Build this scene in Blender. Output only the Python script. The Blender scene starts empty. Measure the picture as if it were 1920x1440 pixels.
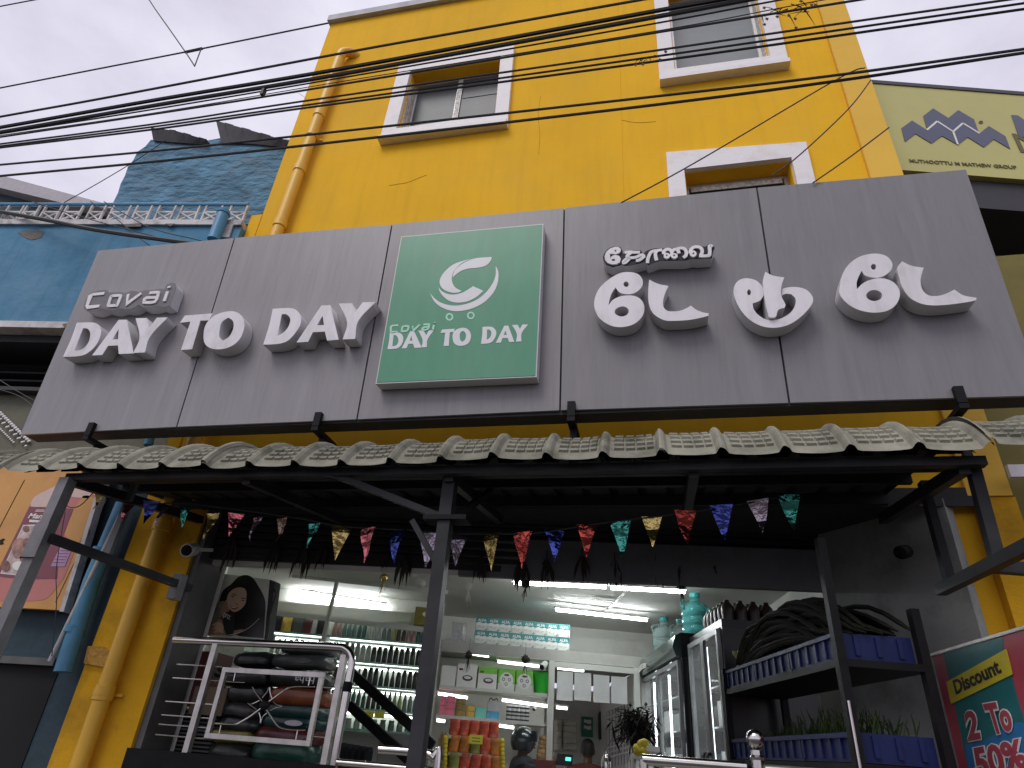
import bpy, math, random
from mathutils import Vector, Matrix
V = Vector
rnd = random.Random(11)
S = bpy.context.scene
COL = S.collection
# ------------------------------------------------------------------ camera, sky, sun, exposure
FPX, CX, CY = 1200.0, 960.0, 720.0
PITCH, YAW, ROLL = math.radians(30.0), math.radians(14.0), math.radians(4.45)
CAM = V((0, 0, 1.6))
FWD = V((-math.sin(YAW)*math.cos(PITCH), math.cos(YAW)*math.cos(PITCH), math.sin(PITCH)))
_r0 = V((math.cos(YAW), math.sin(YAW), 0)); _u0 = _r0.cross(FWD)
RGT = math.cos(ROLL)*_r0 + math.sin(ROLL)*_u0
UPV = -math.sin(ROLL)*_r0 + math.cos(ROLL)*_u0
cd = bpy.data.cameras.new('camera'); cam = bpy.data.objects.new('camera', cd); COL.objects.link(cam)
cd.sensor_fit = 'HORIZONTAL'; cd.sensor_width = 36.0; cd.lens = 36.0*FPX/1920.0
cd.clip_start = 0.05; cd.clip_end = 2000
cam.matrix_world = Matrix(((RGT.x, UPV.x, -FWD.x, CAM.x), (RGT.y, UPV.y, -FWD.y, CAM.y), (RGT.z, UPV.z, -FWD.z, CAM.z), (0, 0, 0, 1)))
S.camera = cam

SUN_EL, SUN_AZ = math.radians(52), math.radians(205)       # azimuth of the sun from +y clockwise
world = bpy.data.worlds.new('World'); S.world = world; world.use_nodes = True
wn = world.node_tree.nodes; wl = world.node_tree.links; wn.clear()
wo = wn.new('ShaderNodeOutputWorld'); mixs = wn.new('ShaderNodeMixShader'); mixs.inputs[0].default_value = 0.9
b1 = wn.new('ShaderNodeBackground'); b1.inputs[1].default_value = 0.1
sky = wn.new('ShaderNodeTexSky'); sky.sky_type = 'NISHITA'; sky.sun_disc = False
sky.sun_elevation = SUN_EL; sky.sun_rotation = SUN_AZ; sky.dust_density = 3.0
b2 = wn.new('ShaderNodeBackground'); b2.inputs[1].default_value = 1.0
tc = wn.new('ShaderNodeTexCoord'); mp = wn.new('ShaderNodeMapping'); mp.inputs['Scale'].default_value = (1.0, 1.0, 2.0)
n1 = wn.new('ShaderNodeTexNoise'); n1.inputs['Scale'].default_value = 2.3; n1.inputs['Detail'].default_value = 7; n1.inputs['Roughness'].default_value = 0.55
rp = wn.new('ShaderNodeValToRGB')
rp.color_ramp.elements[0].position = 0.36; rp.color_ramp.elements[0].color = (0.61, 0.58, 0.71, 1)
rp.color_ramp.elements[1].position = 0.60; rp.color_ramp.elements[1].color = (0.85, 0.82, 0.94, 1)
wl.new(tc.outputs['Generated'], mp.inputs[0]); wl.new(mp.outputs[0], n1.inputs['Vector']); wl.new(n1.outputs[0], rp.inputs[0])
wl.new(rp.outputs[0], b2.inputs[0]); wl.new(sky.outputs[0], b1.inputs[0])
wl.new(b1.outputs[0], mixs.inputs[1]); wl.new(b2.outputs[0], mixs.inputs[2]); wl.new(mixs.outputs[0], wo.inputs[0])
sd = bpy.data.lights.new('sun', 'SUN'); sd.energy = 1.5; sd.angle = math.radians(28); sd.color = (1.0, 0.965, 0.92)
sun = bpy.data.objects.new('sun', sd); COL.objects.link(sun)
_sd = V((math.sin(SUN_AZ)*math.cos(SUN_EL), math.cos(SUN_AZ)*math.cos(SUN_EL), math.sin(SUN_EL)))
sun.rotation_euler = (-_sd).to_track_quat('-Z', 'Y').to_euler(); sun.location = (-6, -10, 20)
vs = S.view_settings; vs.view_transform = 'Standard'; vs.look = 'None'; vs.exposure = 0.12; vs.gamma = 1.0; vs.use_curve_mapping = False
S.cycles.use_denoising = True; S.cycles.max_bounces = 8; S.cycles.sample_clamp_indirect = 6.0; S.cycles.caustics_reflective = False; S.cycles.caustics_refractive = False

# ------------------------------------------------------------------ sight lines: a photo pixel met with a real plane of the place
def ray(px, py): return (FWD*FPX + RGT*(px-CX) - UPV*(py-CY)).normalized()
def PP(px, py, pt, n):
    d = ray(px, py); return CAM + d*((V(pt)-CAM).dot(n)/d.dot(n))
def PY(px, py, y): return PP(px, py, V((0, y, 0)), V((0, 1, 0)))
def PX(px, py, x): return PP(px, py, V((x, 0, 0)), V((1, 0, 0)))
def PZ(px, py, z): return PP(px, py, V((0, 0, z)), V((0, 0, 1)))
X, Y, Z = V((1, 0, 0)), V((0, 1, 0)), V((0, 0, 1))

# ------------------------------------------------------------------ materials
MATS = {}
def M(name, col, rough=0.6, metal=0.0, var=0.18, scale=6.0, bump=0.0, bscale=40.0, stretch=(1, 1, 1), emit=None, estr=0.0, trans=0.0, alpha=1.0, spec=None, dirt=None, dirt_amt=0.0, dirt_scale=3.0, coat=0.0, bdist=0.02, streak=None, streak_amt=0.0):
    m = bpy.data.materials.new(name); MATS[name] = m; m.use_nodes = True
    nt = m.node_tree; N = nt.nodes; L = nt.links; p = N['Principled BSDF']
    p.inputs['Roughness'].default_value = rough; p.inputs['Metallic'].default_value = metal
    t = N.new('ShaderNodeTexCoord'); mpp = N.new('ShaderNodeMapping'); mpp.inputs['Scale'].default_value = stretch
    L.new(t.outputs['Object'], mpp.inputs[0])
    ns = N.new('ShaderNodeTexNoise'); ns.inputs['Scale'].default_value = scale; ns.inputs['Detail'].default_value = 6; ns.inputs['Roughness'].default_value = 0.6
    L.new(mpp.outputs[0], ns.inputs['Vector'])
    r = N.new('ShaderNodeValToRGB'); c = V(col)
    lo, hi = c*(1-var), c*(1+var)
    r.color_ramp.elements[0].position = 0.3; r.color_ramp.elements[0].color = (*lo, 1)
    r.color_ramp.elements[1].position = 0.7; r.color_ramp.elements[1].color = (min(hi.x, 1), min(hi.y, 1), min(hi.z, 1), 1)
    L.new(ns.outputs[0], r.inputs[0]); out = r.outputs[0]
    if dirt is not None:
        n2 = N.new('ShaderNodeTexNoise'); n2.inputs['Scale'].default_value = dirt_scale; n2.inputs['Detail'].default_value = 9; n2.inputs['Roughness'].default_value = 0.65
        L.new(mpp.outputs[0], n2.inputs['Vector'])
        r2 = N.new('ShaderNodeValToRGB'); r2.color_ramp.elements[0].position = 0.5; r2.color_ramp.elements[0].color = (0, 0, 0, 1)
        r2.color_ramp.elements[1].position = 0.68; r2.color_ramp.elements[1].color = (dirt_amt,)*3 + (1,)
        L.new(n2.outputs[0], r2.inputs[0])
        mx = N.new('ShaderNodeMix'); mx.data_type = 'RGBA'; L.new(r2.outputs[0], mx.inputs[0]); L.new(out, mx.inputs[6]); mx.inputs[7].default_value = (*dirt, 1); out = mx.outputs[2]
    if streak is not None:       # rain runs: noise drawn out along the height
        m4 = N.new('ShaderNodeMapping'); m4.inputs['Scale'].default_value = (7, 7, 0.45); L.new(t.outputs['Object'], m4.inputs[0])
        n4 = N.new('ShaderNodeTexNoise'); n4.inputs['Scale'].default_value = 1.3; n4.inputs['Detail'].default_value = 8; n4.inputs['Roughness'].default_value = 0.62; L.new(m4.outputs[0], n4.inputs['Vector'])
        r4 = N.new('ShaderNodeValToRGB'); r4.color_ramp.elements[0].position = 0.5; r4.color_ramp.elements[0].color = (0, 0, 0, 1)
        r4.color_ramp.elements[1].position = 0.72; r4.color_ramp.elements[1].color = (streak_amt,)*3 + (1,); L.new(n4.outputs[0], r4.inputs[0])
        x4 = N.new('ShaderNodeMix'); x4.data_type = 'RGBA'; L.new(r4.outputs[0], x4.inputs[0]); L.new(out, x4.inputs[6]); x4.inputs[7].default_value = (*streak, 1); out = x4.outputs[2]
    L.new(out, p.inputs['Base Color'])
    if bump:
        n3 = N.new('ShaderNodeTexNoise'); n3.inputs['Scale'].default_value = bscale; n3.inputs['Detail'].default_value = 5
        L.new(mpp.outputs[0], n3.inputs['Vector'])
        b = N.new('ShaderNodeBump'); b.inputs['Strength'].default_value = bump; b.inputs['Distance'].default_value = bdist
        L.new(n3.outputs[0], b.inputs['Height']); L.new(b.outputs[0], p.inputs['Normal'])
    if emit is not None: p.inputs['Emission Color'].default_value = (*emit, 1); p.inputs['Emission Strength'].default_value = estr
    if trans: p.inputs['Transmission Weight'].default_value = trans; p.inputs['IOR'].default_value = 1.2
    if alpha < 1: p.inputs['Alpha'].default_value = alpha
    if spec is not None: p.inputs['Specular IOR Level'].default_value = spec
    if coat: p.inputs['Coat Weight'].default_value = coat
    return m

def node_mat(m): return m.node_tree.nodes, m.node_tree.links, m.node_tree.nodes['Principled BSDF']

# ------------------------------------------------------------------ object helpers
def tag(o, label=None, cat=None, group=None, kind=None):
    if label: o['label'] = label
    if cat: o['category'] = cat
    if group: o['group'] = group
    if kind: o['kind'] = kind
    return o
def thing(name, label, cat, loc=(0, 0, 0), group=None):
    o = bpy.data.objects.new(name, None); COL.objects.link(o); o.location = loc; o.empty_display_size = 0.1
    return tag(o, label, cat, group)
def rootloc(o):
    while o.parent: o = o.parent
    return V(o.location)
def link_mesh(name, me, mat, parent=None, origin=None):
    """me holds world coordinates; store them about the root's base (or about the thing's own base)."""
    if mat is not None: me.materials.clear(); me.materials.append(MATS[mat] if isinstance(mat, str) else mat)
    o = bpy.data.objects.new(name, me); COL.objects.link(o)
    if parent is not None:
        org = rootloc(parent); o.parent = parent
    else:
        if origin is None:
            xs = [v.co for v in me.vertices]
            origin = V(((min(c.x for c in xs)+max(c.x for c in xs))/2, (min(c.y for c in xs)+max(c.y for c in xs))/2, min(c.z for c in xs)))
        org = V(origin); o.location = org
    me.transform(Matrix.Translation(-org)); me.update()
    return o
class MB:
    def __init__(s): s.v = []; s.f = []; s.sm = []
    def add(s, vs, fs, smooth=False):
        b = len(s.v); s.v += [tuple(v) for v in vs]; s.f += [tuple(i+b for i in f) for f in fs]; s.sm += [smooth]*len(fs); return s
    def hexa(s, p):   # p: 4 front (ccw seen from the front) then 4 back
        return s.add(p, [(0, 1, 2, 3), (7, 6, 5, 4), (0, 4, 5, 1), (1, 5, 6, 2), (2, 6, 7, 3), (3, 7, 4, 0)])
    def box(s, a, b):
        x0, x1 = sorted((a[0], b[0])); y0, y1 = sorted((a[1], b[1])); z0, z1 = sorted((a[2], b[2]))
        return s.hexa([(x0, y0, z0), (x1, y0, z0), (x1, y0, z1), (x0, y0, z1), (x0, y1, z0), (x1, y1, z0), (x1, y1, z1), (x0, y1, z1)])
    def obox(s, o, ex, ey, ez):   # box from corner o along three edge vectors
        o = V(o); ex = V(ex); ey = V(ey); ez = V(ez)
        return s.hexa([o, o+ex, o+ex+ez, o+ez, o+ey, o+ex+ey, o+ex+ey+ez, o+ez+ey])
    def bar(s, a, b, w, h, up=Z):
        a = V(a); b = V(b); d = (b-a).normalized(); sd_ = d.cross(V(up))
        if sd_.length < 1e-4: sd_ = d.cross(X)
        sd_.normalize(); u = sd_.cross(d).normalized()
        q = [a-sd_*w/2-u*h/2, a+sd_*w/2-u*h/2, a+sd_*w/2+u*h/2, a-sd_*w/2+u*h/2]
        return s.hexa(q+[p+(b-a) for p in q])
    def slab(s, quad, vec):   # quad of 4 points thickened by vec
        q = [V(p) for p in quad]; return s.hexa(q+[p+V(vec) for p in q])
    def quad(s, a, b, c, d): return s.add([a, b, c, d], [(0, 1, 2, 3)])
    def tube(s, pts, r, n=8, closed=False, caps=True):
        pts = [V(p) for p in pts]; k = len(pts); rs = r if isinstance(r, (list, tuple)) else [r]*k
        vs = []; prev = None
        for i, p in enumerate(pts):
            a = pts[i-1] if i > 0 or closed else pts[i]; b = pts[(i+1) % k] if i < k-1 or closed else pts[i]
            t = (b-a).normalized() if (b-a).length > 1e-9 else Z
            if prev is None:
                prev = t.cross(Z) if abs(t.z) < 0.95 else t.cross(X)
            prev = (prev-t*prev.dot(t)).normalized(); bi = t.cross(prev)
            for j in range(n):
                an = 2*math.pi*j/n; vs.append(p+prev*math.cos(an)*rs[i]+bi*math.sin(an)*rs[i])
        fs = []
        for i in range(k if closed else k-1):
            i2 = (i+1) % k
            for j in range(n): fs.append((i*n+j, i*n+(j+1) % n, i2*n+(j+1) % n, i2*n+j))
        if caps and not closed: fs += [tuple(range(n-1, -1, -1)), tuple(range((k-1)*n, k*n))]
        return s.add(vs, fs, True)
    def lathe(s, prof, o=(0, 0, 0), n=12, ax=Z, sx=1.0):
        o = V(o); ax = V(ax).normalized(); e1 = ax.cross(X) if abs(ax.x) < 0.9 else ax.cross(Y); e1.normalize(); e2 = ax.cross(e1)
        vs = []; fs = []
        for r, z in prof:
            for j in range(n):
                a = 2*math.pi*j/n; vs.append(o+ax*z+e1*(r*math.cos(a))+e2*(r*math.sin(a)*sx))
        for i in range(len(prof)-1):
            for j in range(n): fs.append((i*n+j, i*n+(j+1) % n, (i+1)*n+(j+1) % n, (i+1)*n+j))
        fs += [tuple(range(n-1, -1, -1)), tuple(range((len(prof)-1)*n, len(prof)*n))]
        return s.add(vs, fs, True)
    def prism(s, poly, vec):
        n = len(poly); p = [V(q) for q in poly]; vec = V(vec)
        return s.add(p+[q+vec for q in p], [tuple(range(n)), tuple(range(2*n-1, n-1, -1))]+[(i, i+n, (i+1) % n+n, (i+1) % n) for i in range(n)])
    def ball(s, o, r, n=10, m=6, sc=(1, 1, 1)):
        o = V(o); vs = []; fs = []
        for i in range(1, m):
            ph = math.pi*i/m
            for j in range(n):
                a = 2*math.pi*j/n; vs.append(o+V((r*sc[0]*math.sin(ph)*math.cos(a), r*sc[1]*math.sin(ph)*math.sin(a), r*sc[2]*math.cos(ph))))
        t = len(vs); vs += [o+V((0, 0, r*sc[2])), o-V((0, 0, r*sc[2]))]
        for i in range(m-2):
            for j in range(n): fs.append((i*n+j, (i+1)*n+j, (i+1)*n+(j+1) % n, i*n+(j+1) % n))
        for j in range(n): fs.append((t, j, (j+1) % n)); fs.append((t+1, (m-2)*n+(j+1) % n, (m-2)*n+j))
        return s.add(vs, fs, True)
    def mesh(s, name, fix=True):
        me = bpy.data.meshes.new(name); me.from_pydata(s.v, [], s.f); me.update()
        if fix:
            import bmesh
            bm = bmesh.new(); bm.from_mesh(me); bmesh.ops.recalc_face_normals(bm, faces=bm.faces); bm.to_mesh(me); bm.free()
        for p, sm in zip(me.polygons, s.sm): p.use_smooth = sm
        if any(s.sm): me.set_sharp_from_angle(angle=math.radians(42))
        return me
    def build(s, name, mat, parent=None, origin=None, label=None, cat=None, group=None, kind=None, fix=True):
        o = link_mesh(name, s.mesh(name, fix), mat, parent, origin); return tag(o, label, cat, group, kind)
def smooth_poly(pts, seg=5, corner=48):
    """closed outline: round it through its points, keep the sharp corners"""
    P = [V((p[0], p[1])) for p in pts]; n = len(P); out = []
    def tang(i):
        a, b, c = P[i-1], P[i], P[(i+1) % n]
        u, w = (b-a), (c-b)
        if u.length < 1e-9 or w.length < 1e-9: return None
        if u.angle(w) > math.radians(corner): return None
        return (c-a)*0.5
    for i in range(n):
        a, b = P[i], P[(i+1) % n]; ta, tb = tang(i), tang((i+1) % n)
        if ta is None and tb is None: out.append(a); continue
        L = (b-a).length
        ta = (b-a) if ta is None else ta.normalized()*L; tb = (b-a) if tb is None else tb.normalized()*L
        for k in range(seg):
            t = k/seg; out.append(a*(2*t**3-3*t**2+1)+ta*(t**3-2*t**2+t)+b*(-2*t**3+3*t**2)+tb*(t**3-t**2))
    return out
def smooth_path(pts, seg=6):
    P = [V(p) for p in pts]; n = len(P); out = []
    for i in range(n-1):
        a, b = P[i], P[i+1]; ta = (P[i+1]-P[max(i-1, 0)])*0.5; tb = (P[min(i+2, n-1)]-P[i])*0.5
        for k in range(seg):
            t = k/seg; out.append(a*(2*t**3-3*t**2+1)+ta*(t**3-2*t**2+t)+b*(-2*t**3+3*t**2)+tb*(t**3-t**2))
    out.append(P[-1]); return out
def ribbon(path, w):
    """a 2D stroke of width w as an outline"""
    P = [V((p[0], p[1])) for p in path]; l = []; r = []
    for i, p in enumerate(P):
        a = P[max(i-1, 0)]; b = P[min(i+1, len(P)-1)]; t = (b-a).normalized(); nn = V((-t.y, t.x))*w/2
        l.append(p+nn); r.append(p-nn)
    return l+r[::-1]
class Frame:
    """a plane in the place: origin, two axes in it, normal towards the viewer"""
    def __init__(s, o, ex, ey): s.o = V(o); s.ex = V(ex).normalized(); s.n = s.ex.cross(V(ey)).normalized(); s.ey = s.n.cross(s.ex)
    def w(s, u, v, d=0.0): return s.o+s.ex*u+s.ey*v+s.n*d
    def px(s, px, py, d=0.0):   # where the sight line of a photo pixel meets this plane (d in front of it)
        p = PP(px, py, s.o+s.n*d, s.n)-s.o; return V((p.dot(s.ex), p.dot(s.ey)))
    def mat(s): return Matrix(((s.ex.x, s.ey.x, s.n.x, s.o.x), (s.ex.y, s.ey.y, s.n.y, s.o.y), (s.ex.z, s.ey.z, s.n.z, s.o.z), (0, 0, 0, 1)))
def shape_mesh(name, contours, fr, d0, d1, bevel=0.0):
    """fill outlines (even-odd) in the frame's plane, from depth d0 to d1"""
    cu = bpy.data.curves.new(name, 'CURVE'); cu.dimensions = '2D'; cu.fill_mode = 'BOTH'; cu.extrude = max((d1-d0)/2-bevel, 1e-5); cu.bevel_depth = bevel; cu.bevel_resolution = 1; cu.offset = -bevel
    for c in contours:
        sp = cu.splines.new('POLY'); sp.points.add(len(c)-1); sp.use_cyclic_u = True
        for q, p in zip(sp.points, c): q.co = (p[0], p[1], 0, 1)
    ob = bpy.data.objects.new(name, cu); me = bpy.data.meshes.new_from_object(ob); bpy.data.objects.remove(ob); bpy.data.curves.remove(cu)
    me.transform(Matrix.Translation((0, 0, (d0+d1)/2))); me.transform(fr.mat()); me.name = name
    return me
def shape(name, contours, fr, d0, d1, mat, parent=None, bevel=0.0, **k):
    return tag(link_mesh(name, shape_mesh(name, contours, fr, d0, d1, bevel), mat, parent), **k)
def text_mesh(name, body, fr, u0, v0, w, h, d0, d1, bold=0.0, shear=0.0, xf=None):
    """lettering in the built-in face fitted to the box u0..u0+w, v0..v0+h of the frame"""
    cu = bpy.data.curves.new(name, 'FONT'); cu.body = body; cu.size = 1.0; cu.offset = bold; cu.shear = shear; cu.extrude = 0.001; cu.resolution_u = 3
    ob = bpy.data.objects.new(name, cu); me = bpy.data.meshes.new_from_object(ob); bpy.data.objects.remove(ob); bpy.data.curves.remove(cu)
    xs = [v.co.x for v in me.vertices]; ys = [v.co.y for v in me.vertices]
    x0, x1, y0, y1 = min(xs), max(xs), min(ys), max(ys)
    for v in me.vertices:
        u = u0+(v.co.x-x0)/(x1-x0)*w; t = v0+(v.co.y-y0)/(y1-y0)*h; d = d1 if v.co.z > 0 else d0
        if xf: u, t = xf(u, t)
        v.co = (u, t, d)
    me.transform(fr.mat()); me.name = name
    return me
def text(name, body, fr, u0, v0, w, h, d0, d1, mat, parent=None, bold=0.0, shear=0.0, xf=None, **k):
    return tag(link_mesh(name, text_mesh(name, body, fr, u0, v0, w, h, d0, d1, bold, shear, xf), mat, parent), **k)
def copy_tree(o, parent=None, loc=None, rz=None, label=None):
    c = o.copy(); COL.objects.link(c); c.parent = parent
    if loc is not None: c.location = loc
    if rz is not None: c.rotation_euler = (0, 0, rz)
    if label: c['label'] = label
    for ch in [q for q in bpy.data.objects if q.parent == o]: copy_tree(ch, c)
    return c
def wall(x0, x1, z0, z1, holes, yf, th, name, mat, parent=None, **k):
    """wall in the plane y = yf (front), thickness th backwards, rectangular holes with reveals"""
    xs = sorted({x0, x1, *[h[0] for h in holes], *[h[1] for h in holes]}); zs = sorted({z0, z1, *[h[2] for h in holes], *[h[3] for h in holes]})
    inside = lambda i, j: 0 <= i < len(xs)-1 and 0 <= j < len(zs)-1 and not any(h[0]-1e-6 <= xs[i] and xs[i+1] <= h[1]+1e-6 and h[2]-1e-6 <= zs[j] and zs[j+1] <= h[3]+1e-6 for h in holes)
    vid = {}; vs = []; fs = []
    def vv(i, j, b):
        if (i, j, b) not in vid: vid[(i, j, b)] = len(vs); vs.append((xs[i], yf+(th if b else 0), zs[j]))
        return vid[(i, j, b)]
    for i in range(len(xs)-1):
        for j in range(len(zs)-1):
            if not inside(i, j): continue
            fs.append((vv(i, j, 0), vv(i+1, j, 0), vv(i+1, j+1, 0), vv(i, j+1, 0))); fs.append((vv(i, j+1, 1), vv(i+1, j+1, 1), vv(i+1, j, 1), vv(i, j, 1)))
            if not inside(i-1, j): fs.append((vv(i, j, 0), vv(i, j+1, 0), vv(i, j+1, 1), vv(i, j, 1)))
            if not inside(i+1, j): fs.append((vv(i+1, j, 0), vv(i+1, j, 1), vv(i+1, j+1, 1), vv(i+1, j+1, 0)))
            if not inside(i, j-1): fs.append((vv(i, j, 0), vv(i, j, 1), vv(i+1, j, 1), vv(i+1, j, 0)))
            if not inside(i, j+1): fs.append((vv(i, j+1, 0), vv(i+1, j+1, 0), vv(i+1, j+1, 1), vv(i, j+1, 1)))
    return MB().add(vs, fs).build(name, mat, parent, **k)
# ------------------------------------------------------------------ materials of the place
M('yellow_plaster', (0.80, 0.45, 0.022), 0.85, var=0.08, scale=0.9, bump=0.14, bscale=60, dirt=(0.66, 0.41, 0.07), dirt_amt=0.35, dirt_scale=0.55, spec=0.15, streak=(0.56, 0.31, 0.03), streak_amt=0.30)
M('yellow_pale', (0.76, 0.47, 0.075), 0.8, spec=.2, var=0.06, scale=1.2, bump=0.12, bscale=60)
M('yellow_pipe', (0.74, 0.42, 0.04), 0.45, var=0.08, scale=3)
M('white_paint', (0.78, 0.75, 0.76), 0.6, var=0.05, scale=5, bump=0.1, bscale=50, dirt=(0.5, 0.46, 0.42), dirt_amt=0.4, dirt_scale=5)
M('grey_coping', (0.42, 0.42, 0.45), 0.7, var=0.2, scale=6)
M('dark_glass', (0.10, 0.11, 0.12), 0.3, var=0.25, scale=1.6, spec=0.12)
M('curtain_glass', (0.24, 0.265, 0.27), 0.2, var=0.10, scale=1.5, spec=0.35)
M('alu', (0.62, 0.62, 0.64), 0.4, metal=0.6, var=0.1)
M('lattice_tape', (0.6, 0.58, 0.54), 0.7, var=0.5, scale=26)
for nm_, c_ in (('acp', (0.262, 0.252, 0.265)), ('acp_mid_shade', (0.235, 0.226, 0.238)), ('acp_right_shade', (0.205, 0.198, 0.21))): M(nm_, c_, 0.42, var=0.045, scale=3.5, stretch=(26, 26, 0.9), dirt=tuple(q*.80 for q in c_), dirt_amt=0.6, dirt_scale=1.1, streak=tuple(q*1.35 for q in c_), streak_amt=0.45)  # sheen changing along the sign is put into the panel colours
M('acp_dark', (0.02, 0.02, 0.022), 0.6, var=0.3)
M('letter_white', (0.80, 0.78, 0.81), 0.35, var=0.05, scale=4, dirt=(0.45, 0.42, 0.42), dirt_amt=0.45, dirt_scale=6, stretch=(1, 1, 0.5), streak=(0.52, 0.50, 0.50), streak_amt=0.4)
M('letter_side', (0.62, 0.61, 0.63), 0.45, var=0.08, scale=5, dirt=(0.4, 0.38, 0.38), dirt_amt=0.4, dirt_scale=5)  # sides of the white letters: their shade put into a greyer white
M('letter_back', (0.16, 0.155, 0.165), 0.4, var=0.1)
M('letter_outline', (0.022, 0.022, 0.026), 0.5, var=0.2, spec=.2)
M('yellow_stained', (0.72, 0.39, 0.022), 0.88, var=0.14, scale=1.6, bump=0.2, bscale=50, dirt=(0.22, 0.125, 0.03), dirt_amt=0.55, dirt_scale=1.7, spec=.12)
M('flex_green', (0.070, 0.285, 0.165), 0.38, var=0.09, scale=2.2, stretch=(3, 3, 0.7), dirt=(0.11, 0.24, 0.17), dirt_amt=0.5, dirt_scale=2)
M('flex_white', (0.74, 0.74, 0.76), 0.4, var=0.03)
M('flex_mint', (0.42, 0.74, 0.56), 0.4, var=0.04)
M('black_steel', (0.010, 0.010, 0.011), 0.5, var=0.3, spec=.12)
M('grey_steel', (0.16, 0.16, 0.165), 0.45, metal=0.2, var=0.2, scale=8, dirt=(0.07, 0.06, 0.055), dirt_amt=0.5)
M('dark_steel', (0.028, 0.029, 0.032), 0.5, var=0.25, spec=.2)
M('tile_sheet', (0.245, 0.24, 0.19), 0.85, spec=.2, var=0.2, scale=5, bump=0.15, bscale=70, dirt=(0.09, 0.09, 0.07), dirt_amt=0.75, dirt_scale=4)
M('tile_sheet_dark', (0.20, 0.195, 0.155), 0.85, spec=.2, var=0.25, scale=7, bump=0.15, bscale=70, dirt=(0.06, 0.06, 0.045), dirt_amt=0.8, dirt_scale=5, streak=(0.10, 0.10, 0.07), streak_amt=.6)
M('crack_line', (0.56, 0.30, 0.02), .9)
M('roof_under_shade', (0.04, 0.041, 0.043), 0.7, var=0.2, spec=.15)  # shade below the awning put into this dark colour
M('cable_black', (0.02, 0.02, 0.022), 0.6, var=0.2)
M('asphalt', (0.055, 0.053, 0.05), 0.9, var=0.25, scale=8, bump=0.4, bscale=90)
M('pavement', (0.22, 0.21, 0.19), 0.85, var=0.2, scale=4, bump=0.3, bscale=60)
M('twig', (0.06, 0.045, 0.03), 0.9, var=0.3)

# ------------------------------------------------------------------ ground
g = MB().quad((-150, -150, 0), (150, -150, 0), (150, 150, 0), (-150, 150, 0)).build('street', 'asphalt', origin=(0, 0, 0), kind='structure')
MB().box((-30, 2.7, -0.05), (30, 12, 0.14)).build('pavement', 'pavement', kind='structure')

# ------------------------------------------------------------------ the yellow building
YF = 4.4
bld = thing('shop_building', 'yellow plastered three storey shop building with white window surrounds behind the grey sign', 'building', (-1.0, YF, 0.14))
BX0, BX1 = -4.05, 2.2
W1 = (-2.64, -1.52, 7.63, 8.66); W2 = (0.42, 1.35, 7.98, 9.55); W3 = (0.42, 1.34, 5.3, 6.43)
FTH = 0.3
wall(BX0, 1.945, 3.22, 10.1, [W1, W2, W3], YF, FTH, 'wall', 'yellow_plaster', bld)
MB().box((BX0-0.13, YF-0.012, 0.14), (-3.57, YF+FTH, 3.215)).build('pillar', 'yellow_stained', bld)
MB().box((BX0-0.13, YF-0.008, 3.218), (BX0, YF+FTH, 6.52)).build('wall_nib', 'yellow_plaster', bld)
MB().box((2.0, YF-0.010, 0.14), (2.22, YF+FTH+0.1, 3.215)).build('pillar', 'yellow_stained', bld)
MB().box((1.948, YF-0.03, 3.218), (2.2, YF+FTH, 10.1)).build('corner_strip', 'yellow_pale', bld, label='paler yellow corner strip')
MB().box((-0.17, YF-0.004, 3.25), (-0.155, YF+0.01, 10.05)).build('plaster_joint', 'yellow_plaster', bld)
MB().box((BX0, YF+FTH+0.003, 3.6), (2.2, YF+9, 9.9)).build('building_body', 'yellow_plaster', bld)
MB().box((BX0-0.03, YF-0.06, 10.103), (2.25, YF+9, 10.22)).build('roof_coping', 'grey_coping', bld)
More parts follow.
